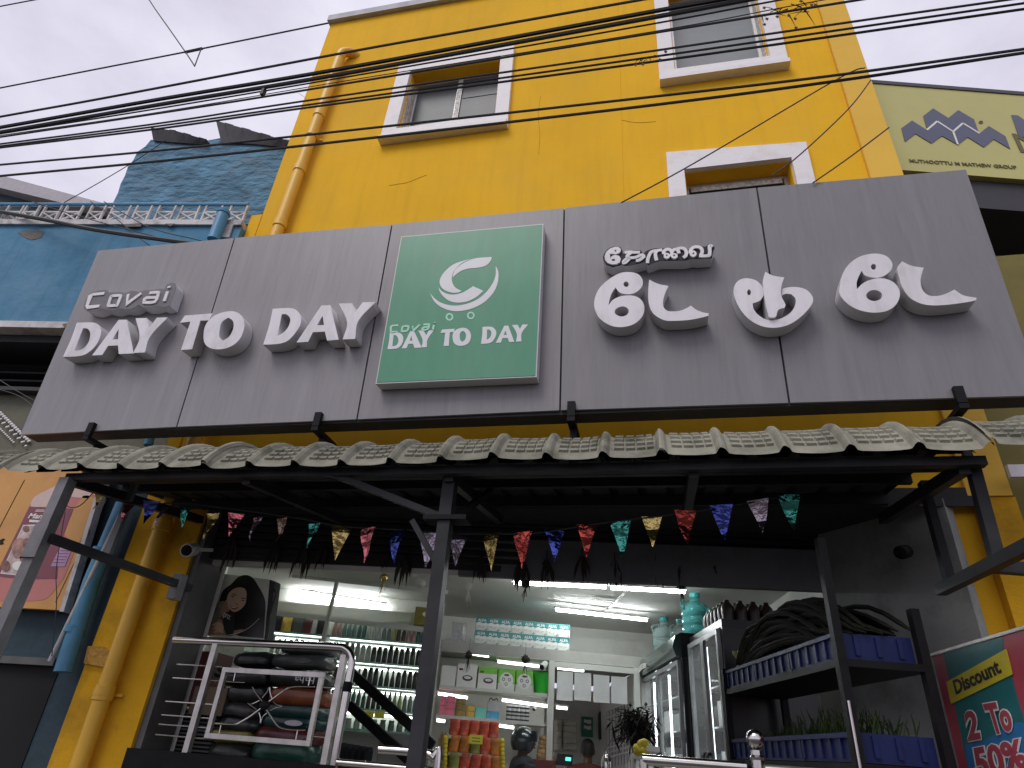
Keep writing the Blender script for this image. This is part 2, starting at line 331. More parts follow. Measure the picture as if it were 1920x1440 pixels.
def facade_window(op, o4, i4, kind):
    """white surround traced by its corners, sill, sliding sash set back in the reveal"""
    w = MB(); e = [V((p[0], YF-0.05, p[1])) for p in o4]; q = [V((p[0], YF-0.05, p[1])) for p in i4]
    for k in range(4):
        k2 = (k+1) % 4; w.slab([e[k], e[k2], q[k2], q[k]], (0, 0.06, 0))
    fr = w.build('window', 'white_paint', bld)
    xa, xb, za, zb = op
    MB().box((e[0].x, YF-0.10, e[0].z-0.05), (e[1].x, YF+0.01, e[0].z+0.005)).build('sill', 'white_paint', fr)
    yb = YF+0.17
    s = MB(); t = 0.035
    for a, b in (((xa, za), (xb, za+t)), ((xa, zb-t), (xb, zb)), ((xa, za+t), (xa+t, zb-t)), ((xb-t, za+t), (xb, zb-t))): s.box((a[0], yb-0.02, a[1]), (b[0], yb+0.02, b[1]))
    if kind == 1: xm = (xa+xb)/2+0.02; s.box((xm-0.03, yb-0.025, za+t), (xm+0.03, yb+0.015, zb-t))
    s.build('sash', 'alu', fr)
    if kind == 1:
        MB().box((xa+t, yb-0.003, za+t), (xm-0.03, yb+0.003, zb-t)).build('pane', 'dark_glass', fr)
        MB().box((xm+0.03, yb-0.006, za+t), (xb-t, yb+0.0, zb-t)).build('pane', 'dark_glass', fr)
        MB().box((xa-0.004, yb-0.16, za+0.02), (xa+0.006, yb-0.025, zb-0.15)).build('lattice_strip', 'lattice_tape', fr)
        MB().box((xm-0.025, yb-0.031, za+t), (xm+0.025, yb-0.026, zb-t)).build('lattice_strip', 'lattice_tape', fr)
        MB().box((xm+0.05, yb-0.012, za+t+0.62), (xb-t, yb-0.007, zb-t)).build('pane_shade', 'dark_glass', fr)
    else:
        MB().box((xa+t, yb-0.003, za+t), (xb-t, yb+0.003, zb-t)).build('pane', 'curtain_glass' if kind == 2 else 'dark_glass', fr)
        if kind == 2: MB().box((xb-0.006, yb-0.15, za+0.02), (xb+0.004, yb-0.025, zb-0.1)).build('lattice_strip', 'lattice_tape', fr)
        else: MB().box((xa+0.05, yb-0.028, zb-0.10), (xb-0.05, yb-0.022, zb-0.04)).build('lattice_strip', 'lattice_tape', fr)
facade_window(W1, [(-2.83, 7.46), (-1.36, 7.46), (-1.38, 8.84), (-2.82, 8.82)], [(-2.66, 7.61), (-1.51, 7.62), (-1.53, 8.68), (-2.65, 8.67)], 1)
facade_window(W2, [(0.25, 7.80), (1.52, 7.77), (1.53, 9.7), (0.26, 9.7)], [(0.41, 7.96), (1.36, 7.95), (1.36, 9.56), (0.41, 9.56)], 2)
facade_window(W3, [(0.25, 5.2), (1.50, 5.2), (1.50, 6.62), (0.26, 6.70)], [(0.41, 5.29), (1.35, 5.29), (1.35, 6.44), (0.41, 6.44)], 3)
FW = Frame((0, YF, 0), X, Z)
for pts in (((730, 348), (748, 345), (765, 342), (785, 334), (800, 328)), ((1010, 290), (1012, 250), (1009, 215), (1014, 180)), ((1165, 225), (1195, 230), (1230, 228)), ((1600, 224), (1625, 230), (1660, 238)), ((560, 175), (575, 186), (583, 205))):
    MB().tube(smooth_path([FW.w(*FW.px(a, b), .001) for a, b in pts], 4), 0.0026, 4).build('hairline_crack', 'crack_line', bld)
# drain pipe on the left of the facade
dp = thing('drain_pipe', 'yellow painted round drain pipe running down the left of the yellow facade', 'drain pipe', (-3.75, YF-0.09, 0.14))
FF = Frame((0, YF-0.09, 0), X, Z)
tops = FF.px(640, 100); bots = FF.px(521, 432); xa_, za_ = tops; xb_, zb_ = bots
xl, zl = FF.px(150, 1430); xm_, zm_ = FF.px(318, 945)
pt = [(xa_+0.16, YF+0.03, za_+0.06), (xa_+0.10, YF-0.05, za_+0.05), (xa_+0.02, YF-0.09, za_), (xa_, YF-0.09, za_-0.1)]
MB().tube(smooth_path(pt), 0.062, 12).build('elbow', 'yellow_pipe', dp)
MB().tube([(xa_, YF-0.09, za_-0.09), (xb_, YF-0.09, zb_), (xm_, YF-0.09, zm_), (xl, YF-0.09, zl), (xl, YF-0.09, 0.14)], 0.058, 14).build('pipe', 'yellow_pipe', dp)
pipeline = [(za_+0.02, xa_), (zb_, xb_), (zm_, xm_), (zl, xl)]
def pipe_x(v):
    for (z0, x0), (z1, x1) in zip(pipeline, pipeline[1:]):
        if z1 <= v <= z0 or (z1 == zl and v < z1): return x0+(x1-x0)*(v-z0)/(z1-z0)
    return xa_
for (px_, py_) in ((590, 216), (554, 318), (524, 420), (316, 985), (205, 1300)):
    v = FF.px(px_, py_).y; u = pipe_x(v)
    MB().lathe([(0.060, -0.05), (0.068, -0.045), (0.068, 0.045), (0.060, 0.05)], (u, YF-0.09, v), 14).build('coupling', 'yellow_pipe', dp)
for (px_, py_) in ((205, 1302), (575, 258)):
    v = FF.px(px_, py_).y; u = pipe_x(v); cl = MB(); cl.lathe([(0.064, -0.01), (0.071, -0.008), (0.071, 0.008), (0.064, 0.01)], (u, YF-0.09, v), 14); cl.box((u-0.11, YF-0.04, v-0.01), (u+0.11, YF-0.012, v+0.01)); cl.build('clamp', 'yellow_pipe', dp)

# ------------------------------------------------------------------ the grey sign
SB, ST = V((0, 3.60, 3.51)), V((0, 3.51, 5.34))
SG = Frame(SB, X, ST-SB)
sign = thing('shop_signboard', 'long grey panelled signboard with raised white lettering and a green square light box', 'shop sign', (-1.4, 3.6, 3.4))
tl, tr, bl, br = SG.px(184, 470), SG.px(1811, 318), SG.px(38, 815), SG.px(1956, 741)
def lerp(a, b, t): return a+(b-a)*t
seams = [(SG.px(440, 446), SG.px(331, 800)), (SG.px(735, 421), SG.px(669, 786)), (SG.px(1058, 390), SG.px(1050, 769)), (SG.px(1419, 352), SG.px(1480, 755))]
edges = [(tl, bl)]+seams+[(tr, br)]
gap = 0.006
for k in range(5):
    a, b = edges[k], edges[k+1]; g0 = 0 if k == 0 else gap; g1 = 0 if k == 4 else gap
    q = [SG.w(a[1].x+g0, a[1].y, 0), SG.w(b[1].x-g1, b[1].y, 0), SG.w(b[0].x-g1, b[0].y, 0), SG.w(a[0].x+g0, a[0].y, 0)]
    MB().slab(q, -SG.n*0.02).build('panel', ('acp', 'acp', 'acp_mid_shade', 'acp_right_shade', 'acp_right_shade')[k], sign)
bk = MB(); q = [SG.w(bl.x+0.01, bl.y+0.004, -0.022), SG.w(br.x-0.01, br.y+0.004, -0.022), SG.w(tr.x-0.01, tr.y-0.004, -0.022), SG.w(tl.x+0.01, tl.y-0.004, -0.022)]
bk.slab(q, (0, 0.13, 0)).build('frame_box', 'acp_dark', sign)
for px_, py_, ztop in ((173, 808, 1), (598, 790, 1), (1072, 771, 1), (1797, 745, 1)):
    c = SG.px(px_, py_); o = MB()
    p = SG.w(c.x, c.y, 0)
    o.box((p.x-0.025, p.y-0.035, p.z-0.05), (p.x+0.025, p.y-0.004, p.z+0.055))
    o.box((p.x-0.025, p.y-0.035, p.z-0.085), (p.x+0.025, p.y+0.26, p.z-0.055))
    o.bar((p.x, p.y+0.10, p.z-0.085), (p.x, p.y+0.10, p.z-0.36), 0.04, 0.04)
    o.build('bracket', 'black_steel', sign)
# raised white letters: outlines in the sign's own plane
LD = 0.115
def from_crop(pts, ox, oy, sc, fr=SG, d=LD): return [fr.px(ox+x/sc, oy+y/sc, d) for x, y in pts]
C1 = (100, 500, 6.0); C2 = (420, 540, 6.0); C4 = (0, 440, 2.5946)
LAT = [
 ('letter', C1, [[(107,1015),(200,810),(265,630),(430,627),(487,640),(525,675),(537,730),(520,805),(480,880),(420,945),(340,993),(240,1010)], [(335,692),(380,695),(408,725),(415,770),(395,850),(350,910),(300,938),(235,945)]]),
 ('letter', C1, [[(735,598),(825,596),(905,975),(735,982),(728,885),(615,890),(550,992),(435,998)], [(735,700),(728,815),(665,818)]]),
 ('letter', C1, [[(925,580),(1050,577),(1080,688),(1165,573),(1285,570),(1085,790),(1030,964),(900,970),(970,800)]]),
 ('letter', C1, [[(1480,550),(1790,525),(1748,604),(1655,606),(1560,928),(1435,937),(1543,618),(1424,631)]]),
 ('letter', C4, [[(1120,372),(1165,385),(1188,425),(1180,480),(1150,525),(1100,552),(1040,556),(1000,535),(990,490),(1005,430),(1050,390)], [(1110,403),(1133,420),(1135,455),(1115,495),(1085,515),(1068,500),(1068,465),(1080,425)]]),
 ('letter', C2, [[(440,637),(510,410),(548,233),(720,225),(800,240),(850,290),(868,350),(850,430),(790,520),(720,590),(640,622),(540,634)], [(650,295),(700,295),(738,330),(745,370),(720,440),(670,500),(600,540)]]),
 ('letter', C2, [[(1095,197),(1195,193),(1290,580),(1160,592),(1135,490),(1000,497),(945,605),(815,612)], [(1108,312),(1125,415),(1045,420)]]),
 ('letter', C2, [[(1292,175),(1440,170),(1478,270),(1560,160),(1705,157),(1510,370),(1475,572),(1335,578),(1385,390)]])]
C4T = (1090, 440, 7.111); C5T = (1340, 460, 3.6923)
def ell(cx, cy, rx, ry, n=16): return [(cx+rx*math.cos(2*math.pi*k/n), cy+ry*math.sin(2*math.pi*k/n)) for k in range(n)]
TAM = [
 (C4T, [[(600,498),(720,510),(790,555),(820,630),(800,700),(740,760),(660,790),(580,790),(510,768),(455,705),(405,780),(375,860),(362,942),(420,870),(510,825),(610,810),(720,820),(800,870),(840,960),(825,1060),(770,1140),(680,1200),(560,1230),(440,1225),(330,1180),(240,1110),(190,1020),(170,930),(185,830),(230,730),(310,640),(420,560),(510,515)], ell(598,660,35,36), [(545,955),(610,975),(632,1020),(610,1065),(545,1090),(480,1075),(442,1040),(460,990)]]),
 (C4T, [[(905,598),(975,635),(1060,665),(1162,683),(1110,800),(1088,900),(1100,970),(1150,1015),(1230,1022),(1330,1010),(1410,975),(1460,945),(1530,1000),(1620,1035),(1698,1048),(1695,1080),(1560,1115),(1400,1140),(1250,1148),(1130,1145),(1040,1110),(960,1050),(915,970),(893,860),(893,720)]]),
 (C5T, [[(230,228),(290,245),(330,290),(338,340),(315,380),(263,402),(270,440),(300,480),(350,510),(400,518),(460,505),(520,470),(555,420),(560,370),(530,338),(490,335),(462,350),(463,303),(500,292),(560,288),(630,305),(675,350),(680,390),(650,440),(590,500),(510,550),(420,570),(330,560),(250,520),(190,460),(150,390),(130,320),(145,265),(180,235)], ell(238,325,13,20)]),
 (C5T, [[(1130,58),(1190,75),(1228,120),(1225,165),(1190,200),(1140,222),(1090,222),(1040,207),(1018,176),(995,220),(983,260),(985,303),(1030,260),(1090,235),(1160,228),(1230,250),(1275,300),(1282,350),(1255,410),(1200,450),(1130,465),(1050,460),(970,435),(905,390),(865,335),(868,270),(885,200),(930,130),(1000,80),(1070,60)], ell(1100,148,18,20), ell(1105,347,55,38)]),
 (C5T, [[(1297,110),(1360,140),(1447,155),(1430,210),(1425,250),(1440,310),(1480,345),(1540,350),(1600,335),(1660,306),(1720,345),(1814,363),(1806,380),(1700,400),(1600,412),(1500,415),(1420,400),(1350,360),(1300,290),(1278,220),(1265,155)]])]
TAMMID = (C5T, [[(350,182),(400,208),(482,222),(462,280),(462,350),(490,410),(485,430),(440,447),(424,492),(400,500),(375,497),(355,420),(340,320),(335,240)]])
def raised(conts, d0, d1, name='letter', corner=42):
    me_o = shape(name, conts, SG, d0, d1-0.004, 'letter_side', sign)
    shape('letter_face', conts, SG, d1-0.0035, d1, 'letter_white', me_o)
    return me_o
LATUV = []
for nm, c, conts in LAT:
    uv = [[p for p in smooth_poly(from_crop(ct, *c), 5, 75 if c is C4 else 40)] for ct in conts]; LATUV.append(uv); raised(uv, 0.004, LD)
for c, conts in TAM: raised([smooth_poly(from_crop(ct, *c), 5, 50) for ct in conts], 0.004, LD)
raised([smooth_poly(from_crop(TAMMID[1][0], *C5T, d=LD+0.02), 5, 50)], 0.02, LD+0.02)
# small word plates: "Covai" and its Tamil form, white on dark on a blob-shaped box
cov_out = [(340,455),(365,370),(420,295),(520,265),(605,262),(628,285),(680,288),(780,288),(815,298),(860,275),(920,275),(960,283),(1030,265),(1090,262),(1180,250),(1232,250),(1245,262),(1275,200),(1330,182),(1375,190),(1380,240),(1345,340),(1310,440),(1230,455),(1190,440),(1100,460),(1010,455),(960,430),(890,470),(820,480),(760,470),(680,492),(600,480),(560,470),(480,500),(400,495),(350,480)]
def plate(nm, pts, d0, d1, mat, parent): return MB().prism([SG.w(p.x, p.y, d0) for p in smooth_poly(pts, 3, 35)], SG.n*(d1-d0)).build(nm, mat, parent)
cb = plate('word_box', from_crop(cov_out, *C1, d=0.10), 0.004, 0.097, 'letter_side', sign); plate('word_face', from_crop(cov_out, *C1, d=0.10), 0.0972, 0.100, 'letter_back', cb)
COV = [[(580,305),(445,318),(425,330),(385,445),(395,462),(525,447)], [(625,435),(655,345),(670,335),(750,330),(762,345),(730,425),(715,440),(635,445),(625,435)], [(850,315),(832,425),(995,305)], [(1090,300),(1180,295),(1188,310),(1150,400),(1035,408),(1030,395),(1050,358),(1168,352)], [(1292,285),(1255,395)], [(1313,226),(1306,246)]]
def stroke_set(strokes, conv, wd, nm, d0, d1, mat, parent, rings=()):
    """drawn strokes of width wd as flat raised bands; crossing strokes sit 0.6 mm apart"""
    mb = MB()
    for si, st in enumerate(strokes):
        closed = st[0] == st[-1]; P = [conv(x, y) for x, y in st]
        if len(st) > 6 or rings:
            P = [V((a.x, a.y)) for a in smooth_path([(a.x, a.y, 0) for a in P], 3)]
        n_ = len(P); l = []; r = []; top = d1+.0006*si
        for q in range(n_):
            a = P[q-1] if q > 0 else (P[-2] if closed else P[0]); b = P[q+1] if q < n_-1 else (P[1] if closed else P[-1])
            t = (b-a).normalized(); u = (P[q]-a).normalized() if (P[q]-a).length > 1e-9 else t; f = 1/max(0.6, abs(t.dot(u))); nn = V((-t.y, t.x))*wd/2*f; l.append(P[q]+nn); r.append(P[q]-nn)
        vs = [SG.w(p_.x, p_.y, d) for q in range(n_) for p_, d in ((l[q], top), (r[q], top), (r[q], d0), (l[q], d0))]
        fs = [(q*4+a, q*4+(a+1) % 4, q*4+4+(a+1) % 4, q*4+4+a) for q in range(n_-1) for a in (0, 1, 3)]
        if not closed: fs += [(0, 1, 2, 3), (n_*4-1, n_*4-2, n_*4-3, n_*4-4)]
        mb.add(vs, fs)
    for k_, rg in enumerate(rings):
        me = shape_mesh(nm, [[conv(*p_) for p_ in c] for c in rg], SG, d0, d1+.0006*(len(strokes)+k_)); mb.add([v.co[:] for v in me.vertices], [tuple(f.vertices) for f in me.polygons]); bpy.data.meshes.remove(me)
    return mb.build(nm, mat, parent)
stroke_set(COV, lambda x, y: SG.px(100+x/6, 500+y/6, 0.10), 0.027, 'word_letters', 0.1002, 0.108, 'letter_white', cb)
tam_out = [(288,320),(310,240),(370,180),(450,155),(520,165),(548,210),(555,255),(620,222),(700,210),(790,205),(825,255),(870,215),(960,185),(1080,180),(1140,188),(1230,175),(1350,165),(1420,190),(1440,205),(1480,170),(1580,155),(1655,160),(1695,125),(1780,170),(1755,230),(1740,312),(1560,325),(1480,320),(1410,340),(1340,345),(1250,345),(1120,345),(1040,350),(970,375),(890,405),(855,360),(740,392),(600,415),(540,400),(420,432),(330,400)]
tb = plate('word_box', from_crop(tam_out, *C4T, d=0.10), 0.004, 0.097, 'letter_side', sign); plate('word_face', from_crop(tam_out, *C4T, d=0.10), 0.0972, 0.100, 'letter_outline', tb)
TW = [[(578,246),(640,240),(710,243),(782,241)], [(668,246),(628,275),(612,300),(640,322),(618,352),(592,376),(566,384),(570,360),(605,330),(650,318),(720,312),(775,288),(812,278),(832,300),(800,330),(762,352),(728,352)],
      [(883,388),(886,340),(905,285),(935,238),(1000,222),(1078,212)], [(1005,352),(992,310),(988,262),(1005,228)],
      [(1100,268),(1100,235),(1135,208),(1180,210),(1205,240),(1204,300)], [(1204,262),(1215,225),(1255,205),(1290,225),(1300,262)], [(1270,205),(1330,190),(1378,205),(1400,245),(1392,290),(1358,318)],
      [(1452,262),(1458,215),(1500,180),(1560,176),(1600,200),(1610,245),(1590,290)], [(1570,296),(1640,298),(1715,290)], [(1706,296),(1712,230),(1708,165),(1748,172)]]
TR = [[[(455,177),(500,182),(527,207),(525,240),(500,265),(450,277),(412,270),(378,272),(388,300),(383,332),(415,297),(460,286),(505,300),(528,335),(515,382),(470,407),(410,411),(350,391),(318,350),(312,300),(335,245),(385,200)], ell(458,230,13,13), ell(430,352,25,15)],
      [ell(1140,298,44,38), ell(1138,292,14,11)], [ell(1240,300,46,36), ell(1236,294,15,12)], [ell(1490,272,46,42), ell(1492,268,15,13)]]
stroke_set(TW, lambda x, y: SG.px(1090+x/7.111, 440+y/7.111, 0.10), 0.023, 'word_letters', 0.1002, 0.108, 'letter_white', tb, TR)
# the green light box
GD = 0.10
gq = [SG.px(703.7, 719.4, GD), SG.px(1005.8, 706.4, GD), SG.px(1018.9, 419.0, GD), SG.px(752, 443, GD)]
lb = MB().slab([SG.w(p.x, p.y, GD-0.003) for p in gq], -SG.n*(GD-0.008)).build('light_box', 'letter_side', sign)
ins = 0.012; c0 = sum(gq, V((0, 0)))/4
MB().slab([SG.w(*(p+(c0-p).normalized()*ins), GD) for p in gq], -SG.n*0.0028).build('green_face', 'flex_green', lb)
G3 = (690, 410, 4.3629)
def gpts(pts): return from_crop(pts, *G3, d=GD)
EMB = [[(870,328),(800,340),(700,375),(632,430),(592,490),(590,540),(620,580),(680,605),(735,606),(768,592),(722,570),(695,535),(686,485),(705,430),(760,370),(820,340)],
       [(1013,315),(1005,345),(965,385),(900,402),(820,410),(760,430),(715,462),(695,482),(697,455),(720,412),(770,370),(840,337),(900,322)],
       [(575,560),(605,595),(650,617),(710,622),(770,607),(820,580),(860,553),(945,592),(890,640),(820,675),(740,688),(670,675),(620,640),(590,600)],
       [(508,610),(545,652),(600,690),(690,712),(780,705),(880,670),(960,610),(1020,530),(1045,460),(1045,390),(1062,420),(1068,460),(1060,530),(1030,600),(970,670),(890,720),(800,750),(700,757),(610,730),(545,680)]]
for e in EMB: shape('emblem', [smooth_poly(gpts(e), 4, 50)], SG, GD+0.0005, GD+0.002, 'flex_white', lb)
for cx_ in ((667, 805), (842, 793)): shape('emblem', [smooth_poly(gpts(ell(*cx_, 31, 31)), 2), smooth_poly(gpts(ell(*cx_, 18, 18)), 2)], SG, GD+0.0005, GD+0.002, 'flex_mint', lb)
GC = [[(248,872),(195,877),(188,885),(187,922),(192,930),(242,926)], [(277,915),(285,885),(325,880),(332,890),(320,918),(280,922),(277,912)], [(368,880),(370,918),(425,868)], [(455,868),(498,866),(500,875),(490,905),(450,912),(447,900),(460,890),(493,886)], [(540,872),(533,910)], [(548,848),(546,855)]]
stroke_set(GC, lambda x, y: SG.px(690+x/4.3629, 410+y/4.3629, GD), 0.015, 'word_print', GD+0.0005, GD+0.002, 'flex_mint', lb)
# the same eight letters, printed small
allp = [p for uv in LATUV for c in uv for p in c]; u0 = min(p.x for p in allp); u1 = max(p.x for p in allp)
src0, src1 = SG.px(118, 669, LD), SG.px(683, 634, LD)
da, db = SG.px(690+160/4.363, 410+1068/4.363, GD), SG.px(690+1287/4.363, 410+1003/4.363, GD)
sx = (db.x-da.x)/(src1.x-src0.x); sy = sx*1.12; slope_s = (src1.y-src0.y)/(src1.x-src0.x); slope_d = (db.y-da.y)/(db.x-da.x)
def tosmall(p):
    du = p.x-src0.x; dv = p.y-src0.y-slope_s*du
    return V((da.x+du*sx, da.y+dv*sy+slope_d*du*sx))
for uv in LATUV: shape('letter_print', [[tosmall(p) for p in c] for c in uv], SG, GD+0.0005, GD+0.002, 'flex_white', lb)
# ------------------------------------------------------------------ more materials
M('wall_white', (0.74, 0.74, 0.69), 0.75, var=0.06, scale=2, bump=0.06, bscale=40, dirt=(0.42, 0.41, 0.36), dirt_amt=0.4)
M('wall_grey', (0.30, 0.315, 0.30), 0.85, var=0.16, scale=2.5, bump=0.1, bscale=40, dirt=(0.13, 0.135, 0.125), dirt_amt=0.7, spec=.2)
M('ceiling_white', (0.68, 0.68, 0.63), 0.8, var=0.06, scale=2)
M('floor_tile', (0.30, 0.28, 0.25), 0.4, var=0.15)
M('shutter', (0.03, 0.031, 0.033), 0.55, var=0.25, spec=.2)
M('beam_shade', (0.16, 0.165, 0.18), .8, var=.12, spec=.2)  # unlit right part of the ceiling beam: shade put into the grey
M('jamb_dark', (0.10, 0.10, 0.095), 0.6, var=0.25, scale=4)
M('steel', (0.62, 0.60, 0.57), 0.16, metal=1.0, var=0.1)
M('steel_dull', (0.55, 0.53, 0.50), 0.38, metal=0.9, var=0.2, scale=12)
M('tube_light', (0.9, 0.9, 0.9), 0.4, emit=(0.93, 0.98, 1.0), estr=52.0, var=0.0)
M('shelf_light', (0.9, 0.9, 0.9), 0.4, emit=(0.96, 1.0, 0.96), estr=6.0, var=0.0)
M('cctv_white', (0.6, 0.6, 0.58), 0.4, var=0.08)
M('conduit', (0.40, 0.40, 0.38), 0.5, var=0.1)
for nm, c in dict(gold=(0.62, 0.47, 0.16), pink=(0.72, 0.20, 0.22), blue=(0.08, 0.11, 0.45), green=(0.08, 0.42, 0.33), red=(0.55, 0.09, 0.07), lilac=(0.45, 0.38, 0.46), brown=(0.30, 0.20, 0.15)).items():
    M('foil_'+nm, tuple(q*.8 for q in c), 0.16, metal=0.95, var=0.35, scale=9, bump=0.9, bscale=14)
M('dry_leaf', (0.022, 0.018, 0.012), 0.8, var=0.4)

# ------------------------------------------------------------------ awning of tile-profile sheet
RIB = 0.288; XR0 = -5.15
prof = [(3.000, 2.925), (3.015, 2.948), (3.045, 2.985), (3.085, 3.03), (3.135, 3.078), (3.195, 3.122), (3.27, 3.160), (3.36, 3.187), (3.47, 3.20)]
def prof_at(t):
    s_ = t*(len(prof)-1); i = min(int(s_), len(prof)-2); f = s_-i
    a, b = prof[i], prof[i+1]; y, z = a[0]+(b[0]-a[0])*f, a[1]+(b[1]-a[1])*f
    ty, tz = b[0]-a[0], b[1]-a[1]; L = math.hypot(ty, tz); return y, z, -tz/L, ty/L
ROWS = 6
vl = [(0.0, 0), (0.06, 0), (0.2, 0)]
for k in range(ROWS):
    t0 = 0.24+k*0.115
    vl += [(t0, 0), (t0+0.012, 1), (t0+0.060, 1), (t0+0.072, 0.0)]
vl += [(0.95, 0), (1.0, 0)]
ul = [(0.0, 1.0, 0), (0.035, 1.0, 0), (0.075, 0.75, 0), (0.12, 0.12, 0), (0.16, 0.03, 0)]
for a, b in ((0.185, 0.345), (0.375, 0.535), (0.565, 0.725), (0.755, 0.885)): ul += [(a, 0.0, 0), (a+0.012, 0.0, 1), (b-0.012, 0.0, 1), (b, 0.0, 0)]
ul += [(0.925, 0.08, 0), (0.965, 0.7, 0)]
rows_off = {}
def sheet(x0, nper, dz, dy, deep, seed, lean=0.0):
    """one roofing sheet of nper ribs; deep: runs back to the wall, else it is only the curved eave"""
    r = random.Random(seed); vs = []; fs = []; us = [(k+u, h, c) for k in range(nper) for u, h, c in ul]+[(nper, 1.0, 0), (nper+0.05, 0.9, 0), (nper+0.075, 0.3, 0)]
    back = [(3.8, 3.225), (4.37, 3.26)] if deep else []
    V_ = [(t, e) for t, e in vl]
    sag = [r.uniform(-0.006, 0.006) for _ in range(nper+2)]
    nv = len(V_)+len(back)
    for u, h, c in us:
        xx = x0+u*RIB; k = int(u); fu = u-k
        wob = sag[k]*(1-fu)+sag[min(k+1, nper+1)]*fu
        bow = -0.012*math.sin(math.pi*fu)
        for t, e in V_:
            y, z, ny, nz = prof_at(t); d = 0.034*h+0.0125*e*c+bow*(1-t*0.6)+wob*(1-t)
            vs.append((xx+0.02*(1-t)*math.sin(math.pi*fu), y+dy+ny*d+lean*u, z+dz+nz*d+0.004*math.sin(u*2.1+seed)))
        for y, z in back: vs.append((xx, y, z+dz+0.034*h))
    for i in range(len(us)-1):
        for j in range(nv-1): fs.append((i*nv+j, (i+1)*nv+j, (i+1)*nv+j+1, i*nv+j+1))
    return MB().add(vs, fs)
awn = thing('awning', 'long awning of weathered grey tile profile sheet on a steel frame over the shop entrance', 'awning', (-1.2, 3.2, 0.14))
nsh = 0; x = XR0; specs = [(4, -0.012, -0.03, False), (5, 0.010, 0.0, True), (5, 0.0, 0.012, True), (4, 0.008, -0.006, True), (5, 0.014, -0.004, True), (4, 0.024, -0.015, False)]
for npers, dz, dy, deep in specs:
    sheet(x, npers, dz, dy, deep, nsh+3).build('roof_sheet', ('tile_sheet', 'tile_sheet_dark')[nsh in (0, 2, 3)], awn, fix=False)
    x += npers*RIB; nsh += 1
ax0, ax1 = -3.95, 1.5
lin = MB(); 
ur = []; k = 0; xx = ax0
while xx < ax1:
    ur += [(xx, 0), (xx+0.04, 0), (xx+0.055, 0.028), (xx+0.085, 0.028), (xx+0.10, 0)]; xx += 0.19
ys = [3.10, 3.3, 4.37]; zs = [2.965, 3.115, 3.235]
vs_ = [(a, y, z-0.012+h) for a, h in ur for y, z in zip(ys, zs)]
lin.add(vs_, [(i*3+j, (i+1)*3+j, (i+1)*3+j+1, i*3+j+1) for i in range(len(ur)-1) for j in range(2)]).build('underside_sheet', 'roof_under_shade', awn, fix=False)  # added second sheet that darkens the awning's underside
MB().box((-3.60, 3.09, 2.895), (ax1, 3.14, 2.938)).build('front_beam', 'dark_steel', awn)
for yy, zz in ((3.42, 3.03), (3.85, 3.13), (4.30, 3.165)): MB().box((ax0+0.05, yy-0.02, zz-0.03), (ax1-0.05, yy+0.02, zz+0.03)).build('purlin', 'dark_steel', awn)
for xx in (-3.57, -2.35, -1.1, 0.2, 1.42): MB().bar((xx, 3.14, 2.90), (xx, 4.36, 3.06), 0.05, 0.06).build('rafter', 'dark_steel', awn)
def post_px(px0, py0, px1, py1, y): return PY(px0, py0, y), PY(px1, py1, y)
MB().box((-3.605, 3.06, 0.14), (-3.535, 3.13, 2.90)).build('post', 'grey_steel', awn)
MB().box((-3.61, 3.045, 2.40), (-3.515, 3.058, 2.60)).build('clip_plate', 'grey_steel', awn)
MB().bar((-3.53, 3.10, 2.53), (-3.50, 4.39, 2.53), 0.05, 0.05).build('side_arm', 'dark_steel', awn)
MB().box((-3.54, 4.22, 2.42), (-3.47, 4.30, 2.60)).build('arm_clamp', 'grey_steel', awn)
MB().bar((-3.52, 3.55, 2.555), (-3.52, 3.55, 3.05), 0.045, 0.03, up=Y).build('strut', 'grey_steel', awn)
MB().box((-1.14, 3.165, 0.14), (-1.072, 3.235, 2.90)).build('post', 'dark_steel', awn)
MB().box((-1.22, 3.15, 2.66), (-0.98, 3.27, 2.685)).build('post_plate', 'black_steel', awn)
MB().bar((-1.12, 3.2, 2.68), (-1.78, 3.12, 2.91), 0.035, 0.035).build('brace', 'dark_steel', awn)
MB().bar((-1.09, 3.25, 2.69), (-1.05, 3.85, 3.08), 0.035, 0.035).build('brace', 'dark_steel', awn)
MB().bar((-1.14, 3.21, 2.45), (-1.30, 3.21, 2.67), 0.03, 0.03).build('gusset', 'dark_steel', awn)
MB().bar((1.40, 3.72, 2.47), (1.44, 2.40, 2.43), 0.05, 0.05).build('side_arm', 'dark_steel', awn)
MB().bar((1.45, 3.70, 2.47), (1.45, 3.70, 3.05), 0.04, 0.06, up=Y).build('strut', 'dark_steel', awn)
MB().bar((1.465, 3.2, 2.47), (1.485, 3.2, 2.95), 0.05, 0.05, up=Y).build('strut', 'dark_steel', awn)
MB().bar((1.41, 3.19, 2.455), (1.62, 3.19, 2.44), 0.045, 0.05).build('arm_stub', 'dark_steel', awn)
MB().bar((1.72, 2.83, 0.14), (1.72, 2.83, 2.93), 0.06, 0.06, up=Y).build('post', 'grey_steel', awn)

